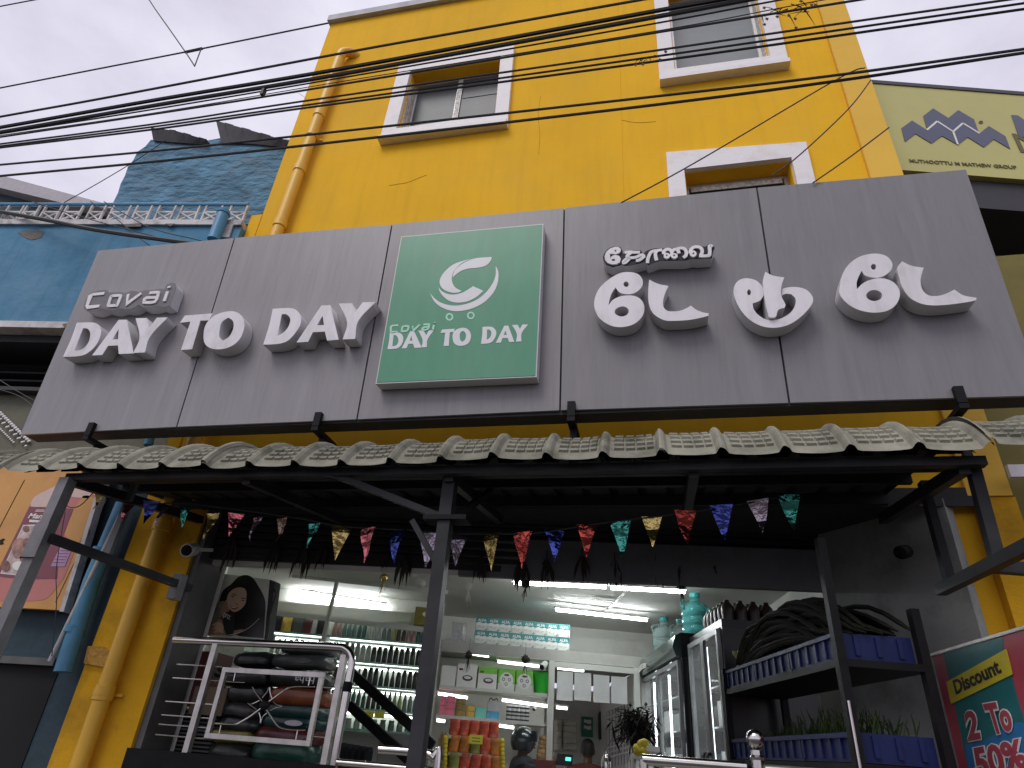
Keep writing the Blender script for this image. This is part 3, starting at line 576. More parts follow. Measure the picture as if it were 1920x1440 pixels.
# ------------------------------------------------------------------ shop front: shell of the shop
LF = Frame((-3.52, 4.53, 0), V((4.76, 0.60, 0)), Z)
LL = 4.80
fl = MB(); fl.prism([V((-3.57, 4.42, 0.142)), V((2.2, 4.42, 0.142)), V((1.4, 12.5, 0.142)), V((-6.5, 12.5, 0.142))], (0, 0, 0.058)); fl.build('shop_floor', 'floor_tile', kind='structure')
MB().prism([V((-5.2, 4.74, 3.06)), V((1.35, 5.30, 3.06)), V((0.4, 12.4, 3.06)), V((-6.5, 12.4, 3.06))], (0, 0, 0.08)).build('shop_ceiling', 'ceiling_white', kind='structure')
def vwall(a, b, z0, z1, t, name, mat, **k):
    a = V((a[0], a[1], z0)); b = V((b[0], b[1], z0)); d = (b-a).normalized(); n = V((-d.y, d.x, 0))*t
    return MB().obox(a, b-a, n, V((0, 0, z1-z0))).build(name, mat, **k)
vwall((-3.60, 4.72), (-4.95, 6.6), 0.202, 3.058, -0.1, 'shop_wall', 'wall_white', kind='structure')
vwall((1.32, 5.30), (0.30, 12.3), 0.202, 3.058, -0.1, 'shop_wall', 'wall_white', kind='structure')
vwall((1.25, 5.14), (1.86, 4.42), 0.202, 3.20, -0.08, 'entrance_wall', 'wall_grey', kind='structure')
MB().box((1.865, 4.47, 0.202), (1.998, 4.70, 3.2)).build('recess_strip', 'yellow_plaster', bld)
# lintel with the rolled-up shutter
sh = thing('rolling_shutter', 'dark rolling shutter drawn up into its box above the shop entrance', 'shutter', LF.w(LL/2, 2.85, -0.1))
zz = 2.85
for k in range(9):
    prof_s = [LF.w(0, zz, 0.0), LF.w(0, zz+0.012, 0.014), LF.w(0, zz+0.045, 0.014), LF.w(0, zz+0.058, 0.0)]
    MB().prism(prof_s+[LF.w(0, zz+0.058, -0.02), LF.w(0, zz, -0.02)], LF.ex*LL).build('slat', 'shutter', sh); zz += 0.06
MB().prism([LF.w(0, zz, 0.05), LF.w(0, zz+0.2, 0.05), LF.w(0, zz+0.2, -0.3), LF.w(0, zz, -0.3)], LF.ex*LL).build('hood', 'shutter', sh)
MB().obox(LF.w(-0.02, 2.80, 0.01), LF.ex*(LL+0.04), -LF.n*0.05, Z*0.048).build('bottom_bar', 'shutter', sh)
MB().obox(LF.w(-0.055, 0.202, 0.03), LF.ex*0.05, -LF.n*0.09, Z*2.6).build('guide_rail', 'jamb_dark', sh)
MB().obox(LF.w(LL-0.06, 0.202, 0.05), LF.ex*0.06, -LF.n*0.12, Z*2.6).build('guide_rail', 'shutter', sh)
MB().obox((-3.569, 4.415, 0.202), (0.055, 0.0, 0), (0.0, 0.31, 0), (0, 0, 2.98)).build('entrance_jamb', 'jamb_dark', kind='structure')
for _p, _q, _m in (((380, 1058), (858, 1078.8), 'wall_white'), ((859, 1078.9), (1620, 1112), 'beam_shade')):
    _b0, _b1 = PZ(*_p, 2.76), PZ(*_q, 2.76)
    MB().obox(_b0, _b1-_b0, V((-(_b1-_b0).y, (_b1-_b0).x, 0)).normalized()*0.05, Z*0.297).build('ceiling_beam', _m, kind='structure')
MB().box((-3.6, 4.372, 3.15), (2.0, 4.383, 3.275)).build('end_closer', 'roof_under_shade', awn)  # added dark board, carries the same shade across the sheet ends
MB().box((-3.6, 4.385, 3.186), (2.0, 5.2, 3.212)).build('entrance_shade_board', 'roof_under_shade', kind='structure')  # added dark board, imitates the shade between awning and shutter

# tube lights and their battens on the ceiling
def tube_light(a, b, label, mat='tube_light', rad=0.014, up=Z, group=None):
    a, b = V(a), V(b); t = thing('tube_light', label, 'tube light', (a+b)/2, group); d = (b-a).normalized()
    MB().bar(a+V(up)*0.026, b+V(up)*0.026, 0.03, 0.02).build('batten', 'cctv_white', t)
    MB().tube([a+d*0.02, b-d*0.02], rad, 8).build('lamp', mat, t)
    return t
cz = 2.97
tube_light(PZ(960, 1093, cz), PZ(1140, 1101, cz), 'bright ceiling tube light nearest the entrance beam, left one of the pair in line')
tube_light(PZ(1142, 1102, cz), PZ(1288, 1110, cz), 'bright ceiling tube light nearest the entrance beam, right one of the pair in line')
tube_light(PZ(1040, 1143, cz), PZ(1216, 1163, cz), 'bright ceiling tube light above the stacked tea boxes, farther from the entrance')
cr = thing('ceiling_conduit', 'thin white ceiling conduit branching beside the bright tube lights', 'conduit', PZ(1150, 1130, 3.05))
MB().bar(PZ(1176, 1106, 3.045), PZ(1130, 1151, 3.045), 0.02, 0.015).build('run', 'cctv_white', cr); MB().bar(PZ(1111, 1123, 3.043), PZ(1152, 1128, 3.043), 0.02, 0.015).build('branch', 'cctv_white', cr)

# ------------------------------------------------------------------ bunting, dry leaf bunches
bun = thing('bunting', 'string of shiny foil pennants in many colours hung under the awning across the entrance', 'bunting', (-1.3, 3.45, 2.7))
BY = 3.45
cpx = [(150, 905), (240, 945), (330, 943), (417, 952), (560, 972), (640, 987), (760, 994), (860, 1001), (1000, 1000), (1100, 985), (1200, 972), (1300, 960), (1420, 940), (1530, 918)]
MB().tube(smooth_path([PY(a, b, BY) for a, b in cpx], 4), 0.004, 5).build('cord', 'cable_black', bun)
pens = [(190, 918, 'gold', .8), (243, 940, 'pink', .8), (285, 940, 'blue', .9), (306, 950, 'lilac', .8), (352, 950, 'green', .8), (399, 962, 'gold', 1), (443, 962, 'pink', .9), (482, 968, 'lilac', .9), (530, 972, 'brown', .9), (588, 980, 'green', .9), (641, 987, 'gold', 1.15), (692, 991, 'pink', 1.15), (747, 994, 'blue', 1.15), (806, 1000, 'lilac', 1.15), (860, 1001, 'lilac', 1.05), (924, 1001, 'gold', 1.15), (981, 998, 'red', 1.15), (1041, 992, 'blue', 1.05), (1100, 985, 'red', 1.0), (1164, 978, 'green', 1.15), (1222, 968, 'gold', 1.0), (1284, 958, 'red', 1.1), (1352, 948, 'blue', 1.1), (1422, 938, 'lilac', 1.05), (1478, 928, 'green', 1.1)]
for px_, py_, c, s_ in pens:
    p = PY(px_, py_, BY); w_, h_ = 0.055*s_, 0.175*s_; tw = rnd.uniform(-0.5, 0.5); ex = V((math.cos(tw), math.sin(tw), rnd.uniform(-0.06, 0.06)))*w_
    n = ex.cross(Z).normalized(); vs_ = []; fs_ = []; R_ = 5
    for k in range(R_+1):
        f = k/R_; off = n*(0.012*math.sin(f*5+px_)+rnd.uniform(-.004, .004)); ww = ex*max(1-f, 0.02)
        vs_ += [p-ww-Z*h_*f+off, p+n*0.006*math.cos(px_+f*4)-Z*h_*f+off, p+ww-Z*h_*f+off]
    for k in range(R_):
        for j in range(2): fs_.append((k*3+j, k*3+j+1, (k+1)*3+j+1, (k+1)*3+j))
    MB().add(vs_, fs_).build('pennant', 'foil_'+c, bun, fix=False)
pz_ = 2.86
LEAF = [(430, 1030, 1.3), (512, 1040, 1.1), (566, 1042, 1.3), (606, 1040, .9), (722, 1048, .6), (756, 1066, 1.2), (901, 1062, 1.0), (977, 1072, 1.2), (1024, 1072, 1.1), (1091, 1064, 1.0), (1153, 1072, 1.0), (1230, 1072, .9), (1276, 1070, 1.1), (1335, 1066, 1.0)]
names = ['widest, above the portrait panel', 'second from the left end', 'third from the left end', 'small, fourth from the left end', 'thin, just left of the pipe bend', 'beside the pipe bend and ceiling lamp', 'first right of the steel post', 'above the left end of the nearest tube light', 'second above the nearest tube light', 'third above the nearest tube light', 'above the join of the nearest tube lights', 'above the right half of the nearest tube lights', 'above the right end of the nearest tube lights', 'rightmost, above the water bottles']
for (px_, py_, s_), nm in zip(LEAF, names):
    c = LF.px(px_, py_, 0.035); top = LF.w(c.x, c.y+0.09*s_, 0.035); mb = MB(); r = random.Random(px_)
    for k in range(11):
        a = V((r.uniform(-.04, .04)*s_, r.uniform(-.012, .02), 0)); L = r.uniform(0.12, 0.24)*s_; b = a*1.5+V((r.uniform(-.02, .02), 0, -L)); w_ = 0.011*s_
        q = [top+a*0.3, top+(a+b)/2+V((w_, 0.004, 0)), top+b, top+(a+b)/2-V((w_, -0.004, 0))]; mb.slab(q, (0, 0.003, 0))
    mb.tube([top+Z*0.06, top], 0.004, 5)
    mb.build('dry_leaf_bunch', 'dry_leaf', label='blackened dry leaf bunch on the lintel, '+nm, cat='leaf bunch', group='dry leaf bunches hung along the lintel', fix=False)
# wall cameras and conduits
def cctv(p, d, label, s=1.0, mt='cctv_white'):
    p, d = V(p), V(d).normalized(); t = thing('security_camera', label, 'camera', p)
    MB().tube([p-d*0.07*s, p-d*0.06*s, p+d*0.05*s, p+d*0.055*s], [0.03*s, 0.042*s, 0.042*s, 0.038*s], 12).build('housing', mt, t)
    MB().tube([p+d*0.0555*s, p+d*0.062*s], [0.034*s, 0.024*s], 12).build('lens', 'black_steel', t)
    MB().bar(p-d*0.05*s, p-d*0.05*s+V((0.05, 0.12, 0.03))*s, 0.02*s, 0.02*s).build('mount', mt, t)
    return t
cctv(PY(356, 1031, 4.20), (0.35, -1, -0.35), 'white bullet security camera on the left entrance jamb beside the yellow drain pipe', 1.2)
cctv(PY(1693, 1035, 4.45), (-0.6, -0.8, -0.3), 'dark security camera on the grey wall right of the entrance', 1.0, 'black_steel')
GW = Frame((1.25, 5.14, 0), V((0.61, -0.72, 0)), Z)
cn = thing('wall_conduit', 'grey cable conduits running over the grey entrance wall on the right', 'conduit', GW.w(0.4, 2.8, 0.02))
g = lambda a, b, d=0.02: GW.w(*GW.px(a, b, d), d)
MB().tube(smooth_path([g(1575, 1102), g(1640, 1078), g(1676, 1060), g(1682, 1045), g(1672, 990), g(1664, 958)]), 0.012, 6).build('run', 'wall_grey', cn)
MB().tube(smooth_path([g(1664, 958), g(1652, 945), g(1640, 925), g(1690, 915), g(1722, 908)]), 0.011, 6).build('run', 'wall_grey', cn)
MB().tube(smooth_path([g(1655, 962), g(1635, 966), g(1630, 980), g(1638, 994)]), 0.010, 6).build('loop', 'black_steel', cn)
MB().tube([g(1578, 1130), g(1600, 1122), g(1602, 1100)], 0.010, 6).build('run', 'conduit', cn)
# ------------------------------------------------------------------ inside the shop
for nm, c, r_ in (('bag_black', (0.02, 0.022, 0.022), .3), ('bag_green', (0.02, 0.075, 0.05), .28), ('bag_teal', (0.02, 0.06, 0.055), .28), ('bag_rust', (0.26, 0.075, 0.03), .28), ('bag_maroon', (0.10, 0.02, 0.022), .28), ('bag_olive', (0.22, 0.18, 0.04), .28), ('bag_grey', (0.075, 0.085, 0.08), .28)):
    M(nm, c, r_, var=0.4, scale=6, bump=0.5, bscale=9)
M('carton_maroon', (0.09, 0.018, 0.022), .6); M('carton_brown', (0.14, 0.10, 0.065), .8); M('print_white', (0.75, 0.75, 0.72), .5, var=.04); M('print_black', (0.015, 0.015, 0.015), .5)
M('teal_print', (0.01, 0.22, 0.22), .4, var=.1); M('speck_print', (0.62, 0.66, 0.60), .45, var=0.06, scale=4, dirt=(0.02, 0.04, 0.04), dirt_amt=1.0, dirt_scale=34)
M('green_print', (0.16, 0.50, 0.05), .45); M('bucket_green', (0.05, 0.55, 0.06), .35); M('pink_print', (0.80, 0.18, 0.28), .45); M('gold_print', (0.62, 0.42, 0.08), .4, var=.6, scale=16); M('black_gold', (0.25, 0.17, 0.04), .4, var=.9, scale=18)
M('mint_print', (0.20, 0.70, 0.58), .4); M('blue_print', (0.10, 0.40, 0.65), .4, var=.5, scale=9); M('tin_dark', (0.05, 0.05, 0.055), .35, metal=.3); M('tin_light', (0.5, 0.5, 0.5), .35)
M('snack_red', (0.62, 0.09, 0.04), .35, var=.5, scale=14, bump=.5, bscale=20, dirt=(0.8, 0.5, 0.25), dirt_amt=.9, dirt_scale=9); M('snack_orange', (0.65, 0.24, 0.03), .35, var=.5, scale=14, bump=.5, bscale=20, dirt=(0.5, 0.08, 0.04), dirt_amt=.9, dirt_scale=9); M('snack_green', (0.25, 0.30, 0.05), .35, var=.5, scale=14, bump=.5, bscale=20, dirt=(0.7, 0.2, 0.1), dirt_amt=.9, dirt_scale=9)
M('tag_yellow', (0.75, 0.70, 0.05), .6, var=.06); M('net_yellow', (0.72, 0.55, 0.04), .5); M('silver_bag', (0.45, 0.46, 0.46), .25, metal=.5, bump=.6, bscale=15)
M('shelf_white', (0.62, 0.63, 0.58), .5, var=.05); M('loft_grey', (0.36, 0.36, 0.33), .8, var=.1); M('glass_edge', (0.25, 0.45, 0.38), .15)
M('fridge_black', (0.012, 0.014, 0.014), .28, var=.2); M('fridge_header', (0.012, 0.05, 0.04), .18, coat=.5); M('fridge_in', (0.55, 0.58, 0.60), .5, var=.1); M('door_frame', (0.30, 0.31, 0.31), .35, metal=.5)
m = M('door_glass', (0.85, 0.9, 0.9), .04, alpha=.18); M('jar_aqua', (0.18, 0.72, 0.70), .12, trans=.75, var=.1, bump=.3, bscale=12); M('jar_clear', (0.62, 0.82, 0.80), .12, trans=.75, bump=.5, bscale=14); M('cap_aqua', (0.03, 0.32, 0.30), .35)
M('crate_blue', (0.010, 0.016, 0.075), .5, var=.2, spec=.25); M('veg_dark', (0.012, 0.013, 0.009), .8, var=.5, scale=9, spec=.15); M('veg_green', (0.025, 0.042, 0.013), .8, var=.5, spec=.15); M('veg_pale', (0.30, 0.33, 0.10), .6, var=.3)
M('cloth_navy', (0.02, 0.024, 0.03), .85, var=.2); M('cloth_maroon', (0.16, 0.045, 0.045), .85, var=.2); M('helmet', (0.02, 0.03, 0.035), .18, coat=.6); M('visor', (0.03, 0.03, 0.035), .08); M('skin_brown', (0.13, 0.065, 0.04), .6, var=.1); M('hair_black', (0.012, 0.01, 0.009), .6); M('trousers', (0.03, 0.03, 0.035), .8)
M('screen_green', (0.02, 0.2, 0.1), .3, emit=(0.1, 1.0, 0.55), estr=1.6); M('paper_white', (0.84, 0.86, 0.84), .3, var=.08, scale=5, bump=.4, bscale=9); M('sack_white', (0.62, 0.60, 0.50), .8, var=.1, bump=.3); M('lemon', (0.58, 0.47, 0.03), .45, var=.15); M('green_poster', (0.02, 0.20, 0.12), .4); M('bread_bag', (0.55, 0.36, 0.16), .4, var=.35, scale=12)
BF = Frame((-4.38, 6.24, 0), V((4.15, 1.31, 0)), Z)
ANG = math.atan2(1.31, 4.15)
def bbox_(name, mat, s0, s1, z0, z1, d0, d1, parent=None, fr=BF, **k):
    return MB().obox(fr.w(s0, z0, d0), fr.ex*(s1-s0), fr.n*(d1-d0), fr.ey*(z1-z0)).build(name, mat, parent, **k)
# shell: loft slab, back walls, office behind the glazed partition
bbox_('shop_loft', 'loft_grey', 2.22, 4.42, 2.49, 2.60, -2.3, 0.0, kind='structure')
bbox_('shop_wall', 'wall_white', -0.9, 5.6, 2.602, 3.058, -1.35, -1.25, kind='structure')
bbox_('shop_wall', 'wall_white', -0.9, 3.40, 0.202, 2.485, -0.55, -0.45, kind='structure')
bbox_('shop_wall', 'wall_white', -0.9, 2.20, 2.487, 3.058, -0.55, -0.45, kind='structure')
bbox_('shop_wall', 'wall_white', 3.3, 5.6, 0.202, 2.485, -3.1, -3.0, kind='structure')
vwall((-0.23, 7.60), (-0.98, 10.75), 0.202, 2.485, -0.1, 'shop_wall', 'wall_white', kind='structure')
# white display rack along the left of the back wall
rk = thing('display_rack', 'white wall rack with lit glass shelves of bottles left of the dark steel post', 'shelf', BF.w(1.2, 0.2, 0))
ZS = [2.55, 2.33, 2.11, 1.90, 1.72]
bbox_('back_panel', 'shelf_white', 0.2, 2.2, 1.3, 2.90, -0.34, -0.32, rk)
for z_ in ZS: bbox_('shelf', 'glass_edge', 0.22, 2.18, z_-0.018, z_, -0.31, 0.0, rk)
for s_ in (0.2, 1.0, 2.19): bbox_('upright', 'shelf_white', s_, s_+0.02, 1.3, 2.72, -0.315, 0.008, rk)
fq = lambda a, b, d=0.05: BF.w(*BF.px(a, b, d), d)
MB().bar(fq(500, 1147), fq(815, 1183), 0.03, 0.05).build('rail', 'shelf_white', rk)
MB().bar(fq(548, 1079, .3), fq(840, 1111, .3), 0.03, 0.045).build('rail', 'shelf_white', rk)
MB().bar(fq(632, 1091, .3), fq(605, 1203, .3), 0.035, 0.03, up=Y).build('front_post', 'shelf_white', rk)
for k, z_ in enumerate(ZS[:4]):
    tube_light(BF.w(0.30, z_-0.045, -0.24), BF.w(2.12, z_-0.045, -0.24), 'strip light under the %s glass shelf of the bottle rack' % ('top', 'second', 'third', 'fourth')[k], 'shelf_light', 0.010)
tube_light(fq(546, 1107, -.38), fq(724, 1136, -.38), 'tube light high on the back wall above the bottle rack, beside the portrait panel', 'tube_light', 0.014)
# bottles, one mesh per shape and colour
BOTT = {}
shapes = {'slim': [(0.02, 0), (0.022, 0.01), (0.022, 0.105), (0.012, 0.125), (0.012, 0.155), (0.010, 0.158)],
          'wide': [(0.025, 0), (0.027, 0.01), (0.027, 0.12), (0.022, 0.128), (0.022, 0.158), (0.020, 0.16)],
          'shoulder': [(0.023, 0), (0.024, 0.008), (0.024, 0.07), (0.014, 0.12), (0.011, 0.14), (0.013, 0.142), (0.013, 0.165)],
          'jar': [(0.03, 0), (0.032, 0.008), (0.032, 0.06), (0.026, 0.066), (0.028, 0.07), (0.028, 0.09)]}
for nm, c in dict(dark=(0.014, 0.014, 0.014), brown=(0.05, 0.032, 0.024), aqua=(0.12, 0.22, 0.21), pale=(0.42, 0.45, 0.42), lime=(0.32, 0.36, 0.12), pinkish=(0.40, 0.22, 0.20), blue=(0.02, 0.07, 0.22), grey=(0.17, 0.20, 0.19), teal=(0.03, 0.12, 0.10)).items(): M('bottle_'+nm, c, .3, var=.15, scale=10)
def bottle(shp, colr, s, z, d, label, group, hs=1.0):
    key = (shp, colr)
    if key not in BOTT:
        me = MB().lathe(shapes[shp], n=10).mesh('bottle'); me.materials.append(MATS['bottle_'+colr]); BOTT[key] = me
    o = bpy.data.objects.new('bottle', BOTT[key]); COL.objects.link(o); o.location = BF.w(s, z+0.0005, d); o.rotation_euler = (0, 0, rnd.uniform(0, 6)); o.scale = (1, 1, hs)
    return tag(o, label, 'bottle', group)
nth = lambda k: str(k+1)+{1: 'st', 2: 'nd', 3: 'rd'}.get((k+1) % 10 if (k+1)//10 != 1 else 0, 'th')
colname = dict(dark='black', brown='dark brown', aqua='aqua green', pale='pale grey', lime='lime yellow', pinkish='dusty pink', blue='blue', grey='grey green', teal='deep teal')
def row(z, s0, s1, pitch, seq, where, grp, d=-0.06, depth=2):
    n = int((s1-s0)/pitch); 
    for k in range(n):
        shp, c = seq[min(int(k/n*len(seq)), len(seq)-1)] if not isinstance(seq, list) or len(seq) < n else seq[k]
        h = rnd.uniform(0.93, 1.08)
        bottle(shp, c, s0+(k+0.5)*pitch, z, d+rnd.uniform(-.008, .008), '%s %s bottle, '+nth(k)+' from left' if False else ('%s %s bottle, '+nth(k)+' from left on the %s of the bottle rack') % (colname[c], {'slim': 'slim', 'wide': 'straight sided', 'shoulder': 'sloping shouldered', 'jar': 'squat jar-like'}[shp], where), '%s %s bottles, %s' % (colname[c], shp, grp), h)
row(2.55, 1.05, 2.17, 0.052, [('shoulder', 'pinkish'), ('shoulder', 'aqua'), ('shoulder', 'aqua'), ('slim', 'teal'), ('shoulder', 'pale'), ('shoulder', 'pale'), ('slim', 'grey'), ('slim', 'lime'), ('slim', 'brown'), ('shoulder', 'pinkish'), ('slim', 'teal'), ('shoulder', 'teal'), ('slim', 'aqua')], 'top shelf', 'top shelf')
row(2.33, 0.45, 2.16, 0.058, [('slim', 'pale'), ('wide', 'grey'), ('shoulder', 'brown'), ('wide', 'brown'), ('wide', 'grey'), ('wide', 'pale'), ('wide', 'dark'), ('wide', 'dark'), ('wide', 'dark'), ('wide', 'dark')], 'second shelf', 'second shelf')
row(2.11, 0.45, 2.16, 0.058, [('wide', 'brown'), ('wide', 'brown'), ('slim', 'pale'), ('wide', 'brown'), ('slim', 'brown'), ('wide', 'dark'), ('shoulder', 'dark'), ('wide', 'dark'), ('wide', 'dark')], 'third shelf', 'third shelf')
row(1.90, 0.95, 2.16, 0.052, [('wide', 'brown'), ('wide', 'blue'), ('wide', 'dark'), ('slim', 'teal'), ('slim', 'brown'), ('slim', 'dark'), ('shoulder', 'lime'), ('slim', 'grey'), ('slim', 'grey')], 'fourth shelf', 'fourth shelf')
row(1.72, 1.0, 2.1, 0.085, [('jar', 'pale'), ('jar', 'pale'), ('jar', 'grey')], 'lowest shelf', 'lowest shelf')
for k, (s_, c, w_) in enumerate(((0.42, 'bag_black', .10), (0.53, 'gold_print', .10), (0.64, 'bag_grey', .11), (0.76, 'bag_maroon', .07), (0.84, 'tin_light', .05), (0.90, 'print_black', .09))):
    bbox_('product_box', c, s_, s_+w_, 2.5505, 2.70+0.01*(k % 3), -0.2, -0.03, label=('black', 'gold striped', 'grey', 'dark maroon', 'thin silver', 'plain dark')[k]+' product box on the top rack shelf behind the portrait panel', cat='box')
for k, (a, b) in enumerate(((683, 1332), (703, 1333))):
    p = BF.px(a, b, .01); bbox_('price_tag', 'tag_yellow', p.x, p.x+0.10, p.y-0.06, p.y, .004, .008, label='yellow price tag on the lower rack shelf, %s of the pair' % ('left', 'right')[k], cat='price tag')
tg = BF.px(632, 1315, .3); bbox_('price_tag', 'tag_yellow', tg.x, tg.x+0.05, tg.y-0.13, tg.y+0.02, .30, .304, label='tall yellow price tag beside the steel gate post', cat='price tag')
# loft shelf: cartons
cart = None; ords = ('first', 'second', 'third', 'fourth', 'fifth', 'sixth', 'seventh', 'eighth')
CW, CH = 0.1285, 0.134
for r_ in range(2):
    for k in range(8):
        loc = BF.w(2.56+k*CW+CW/2, 2.6005+r_*(CH+0.001), -0.03+rnd.uniform(-.006, .006))
        lab = 'teal and white milk carton, %s from left in the %s row on the loft' % (ords[k], ('lower', 'upper')[r_])
        if cart is None:
            LFm = Frame((0, 0, 0), X, Z)
            cart = thing('milk_carton', lab, 'carton', (0, 0, 0), 'teal and white cartons stacked on the loft')
            MB().box((-CW/2+.001, 0, 0), (CW/2-.001, 0.2, CH*0.56)).build('body', 'speck_print', cart)
            MB().box((-CW/2+.001, 0, CH*0.56), (CW/2-.001, 0.2, CH)).build('band', 'teal_print', cart)
            text('lettering', 'ALFA', LFm, -CW*0.36, CH*0.66, CW*0.72, CH*0.22, 0.0005, 0.002, 'print_white', cart, bold=0.02)
            shape('wave', [smooth_poly([(-CW/2+.002, CH*.5), (-CW*.2, CH*.62), (CW*.1, CH*.5), (CW*.3, CH*.6), (CW/2-.002, CH*.52), (CW/2-.002, CH*.36), (-CW/2+.002, CH*.36)], 3, 60)], LFm, 0.0004, 0.0014, 'print_white', cart)
            cart.location = loc; cart.rotation_euler = (0, 0, ANG)
        else: copy_tree(cart, None, loc, ANG+rnd.uniform(-.02, .02), lab)
p = BF.px(846, 1195, -.05); bbox_('foil_pouch', 'silver_bag', p.x, p.x+.15, 2.601, 2.80, -.08, -.05, label='silver foil pouch standing on the loft left of the teal cartons', cat='pouch')
p = BF.px(775, 1172, -.1)
bx = thing('wall_carton', 'dull yellow carton with a red oval badge on top of the bottle rack', 'carton', BF.w(p.x+.13, 2.9, -.12)); bbox_('body', 'bag_olive', p.x, p.x+.26, 2.74, 2.93, -.3, -.1, bx); 
shape('badge', [[(p.x+.15+.07*math.cos(a*.524), 2.86+.03*math.sin(a*.524)) for a in range(12)]], BF, -.0995, -.098, 'print_white', bx)
# shelves right of the post
st = thing('wall_shelf', 'white wall shelves of boxes and tins right of the steel post', 'shelf', BF.w(2.8, 0.2, -.2))
for z_ in (2.17, 1.90): bbox_('shelf', 'shelf_white', 2.24, 3.38, z_-0.03, z_, -.44, 0, st)
def ltube(a, b, d, n_): tube_light(fq(*a, d), fq(*b, d), 'shelf tube light '+n_, 'shelf_light', 0.013)
ltube((826, 1217), (920, 1231), -.08, 'under the loft just right of the steel post'); ltube((930, 1240), (1014, 1250), -.08, 'under the loft, left of the white partition post'); ltube((1042, 1252), (1098, 1258), -.08, 'under the loft, seen through the glazed partition')
ltube((818, 1300), (880, 1309), -.06, 'over the pink boxes'); ltube((938, 1312), (1032, 1325), -.06, 'over the dark tins'); ltube((1040, 1326), (1067, 1329), -.4, 'over the white sacks behind the partition')
ltube((815, 1350), (838, 1353), -.06, 'left behind the snack rack'); ltube((932, 1360), (967, 1365), -.06, 'behind the helmeted person')
def pxbox(name, mat, x0, x1, ybase, h, label, cat='box', d0=-.3, d1=-.04, z=None, parent=None, **k):
    a = BF.px(x0, ybase, d1); b = BF.px(x1, ybase, d1); zz_ = z if z is not None else a.y
    return bbox_(name, mat, a.x+.002, b.x-.002, zz_, zz_+h, d0, d1, parent, label=label, cat=cat, **k), a.x, b.x
o, a, b = pxbox('appliance_box', 'print_white', 825, 853, 1284, .19, 'plain white box left on the shelf above the pink boxes', z=2.1705)
cw = [(854, 892, 'print_white', 'white cookware box with a round pan picture'), (894, 931, 'print_white', 'white cookware box with green top and round pan picture'), (932, 965, 'green_print', 'green box with a white round panel, left of two'), (966, 999, 'green_print', 'green box with a white round panel, beside the green bucket')]
for k, (x0, x1, mt, lab) in enumerate(cw):
    a = BF.px(x0, 1290, -.04); b = BF.px(x1, 1290, -.04); w_ = b.x-a.x; t = thing('cookware_box', lab, 'box', BF.w((a.x+b.x)/2, 2.1705, -.15)); h = .205 if k else .22
    bbox_('body', mt, a.x+.003, b.x-.003, 2.1705, 2.1705+h, -.3, -.04, t); cx_, cz_ = (a.x+b.x)/2, 2.1705+h*.48
    if k < 2:
        shape('picture', [ell(cx_+.01, cz_-.02, w_*.26, .028, 16), ell(cx_+.01, cz_-.015, w_*.18, .014, 12)], BF, -.0395, -.038, 'tin_dark', t)
        shape('picture', [[(a.x+.02, cz_+.05), (a.x+.06, cz_+.05), (a.x+.06, cz_+.07), (a.x+.02, cz_+.07)]], BF, -.0395, -.038, 'carton_maroon', t)
        if k == 1: bbox_('band', 'green_print', a.x+.003, b.x-.003, 2.1705+h*.7, 2.171+h*1.004, -.301, -.0385, t)
    else:
        shape('picture', [ell(cx_, cz_, w_*.4, w_*.4, 20)], BF, -.0395, -.038, 'print_white', t)
        for q in range(3): shape('picture', [ell(cx_+.035*math.cos(q*2.09+.5), cz_-.01+.03*math.sin(q*2.09+.5), .017, .017, 10), ell(cx_+.035*math.cos(q*2.09+.5), cz_-.01+.03*math.sin(q*2.09+.5), .010, .010, 10)], BF, -.0378, -.037, 'tin_dark', t)
        shape('picture', [ell(cx_, cz_+w_*.26, w_*.16, w_*.06, 12)], BF, -.0378, -.037, 'carton_maroon', t)
        bbox_('band', 'shelf_white', a.x+.003, b.x-.003, 2.1703, 2.1705+h*.32, -.301, -.0396, t)
a = BF.px(1016, 1302, -.1); pb = BF.w(a.x, 2.1705, -.14); bt = thing('bucket', 'bright green plastic bucket at the right end of the upper shelf', 'bucket', pb)
MB().lathe([(.072, 0), (.075, .004), (.098, .20), (.104, .203), (.104, .215), (.096, .215), (.094, .20), (.07, .02)], pb, 18).build('body', 'bucket_green', bt)
MB().tube([pb+V((.106*math.cos(q*.2618), .106*math.sin(q*.2618), .214)) for q in range(24)], .005, 5, closed=True).build('rim', 'veg_green', bt)
z3 = 1.9005; n_ = 0
for k, (x0, x1, mt, rows_, hh_, lab) in enumerate(((822, 833, 'pink_print', 2, .085, 'pink box by the steel post'), (834, 851, 'pink_print', 3, .06, 'pink box beside the black and gold boxes'), (852, 871, 'black_gold', 3, .055, 'small black and gold box'), (872, 889, 'gold_print', 2, .052, 'small gold box'))):
    for r_ in range(rows_):
        pxbox('small_box', mt, x0, x1, 1345, hh_-.002, lab+', '+(('lower of its stack', 'upper of its stack') if rows_ == 2 else ('bottom of its stack', 'middle of its stack', 'top of its stack'))[r_], z=z3+r_*hh_, group='boxes on the lower wall shelf', d0=-.2)
pxbox('small_box', 'mint_print', 890, 911, 1348, .09, 'mint green box between the gold boxes and the blue bag', z=z3, d0=-.2)
sb = thing('carry_bag', 'white and blue patterned plastic bag beside the mint green box', 'bag', BF.w(BF.px(924, 1350, -.06).x, z3, -.1)); a = BF.px(912, 1350, -.06).x; b = BF.px(935, 1350, -.06).x
bbox_('lower_print', 'blue_print', a, b, z3, z3+.07, -.14, -.06, sb); bbox_('body', 'tin_light', a+.004, b-.004, z3+.071, z3+.16, -.13, -.07, sb)
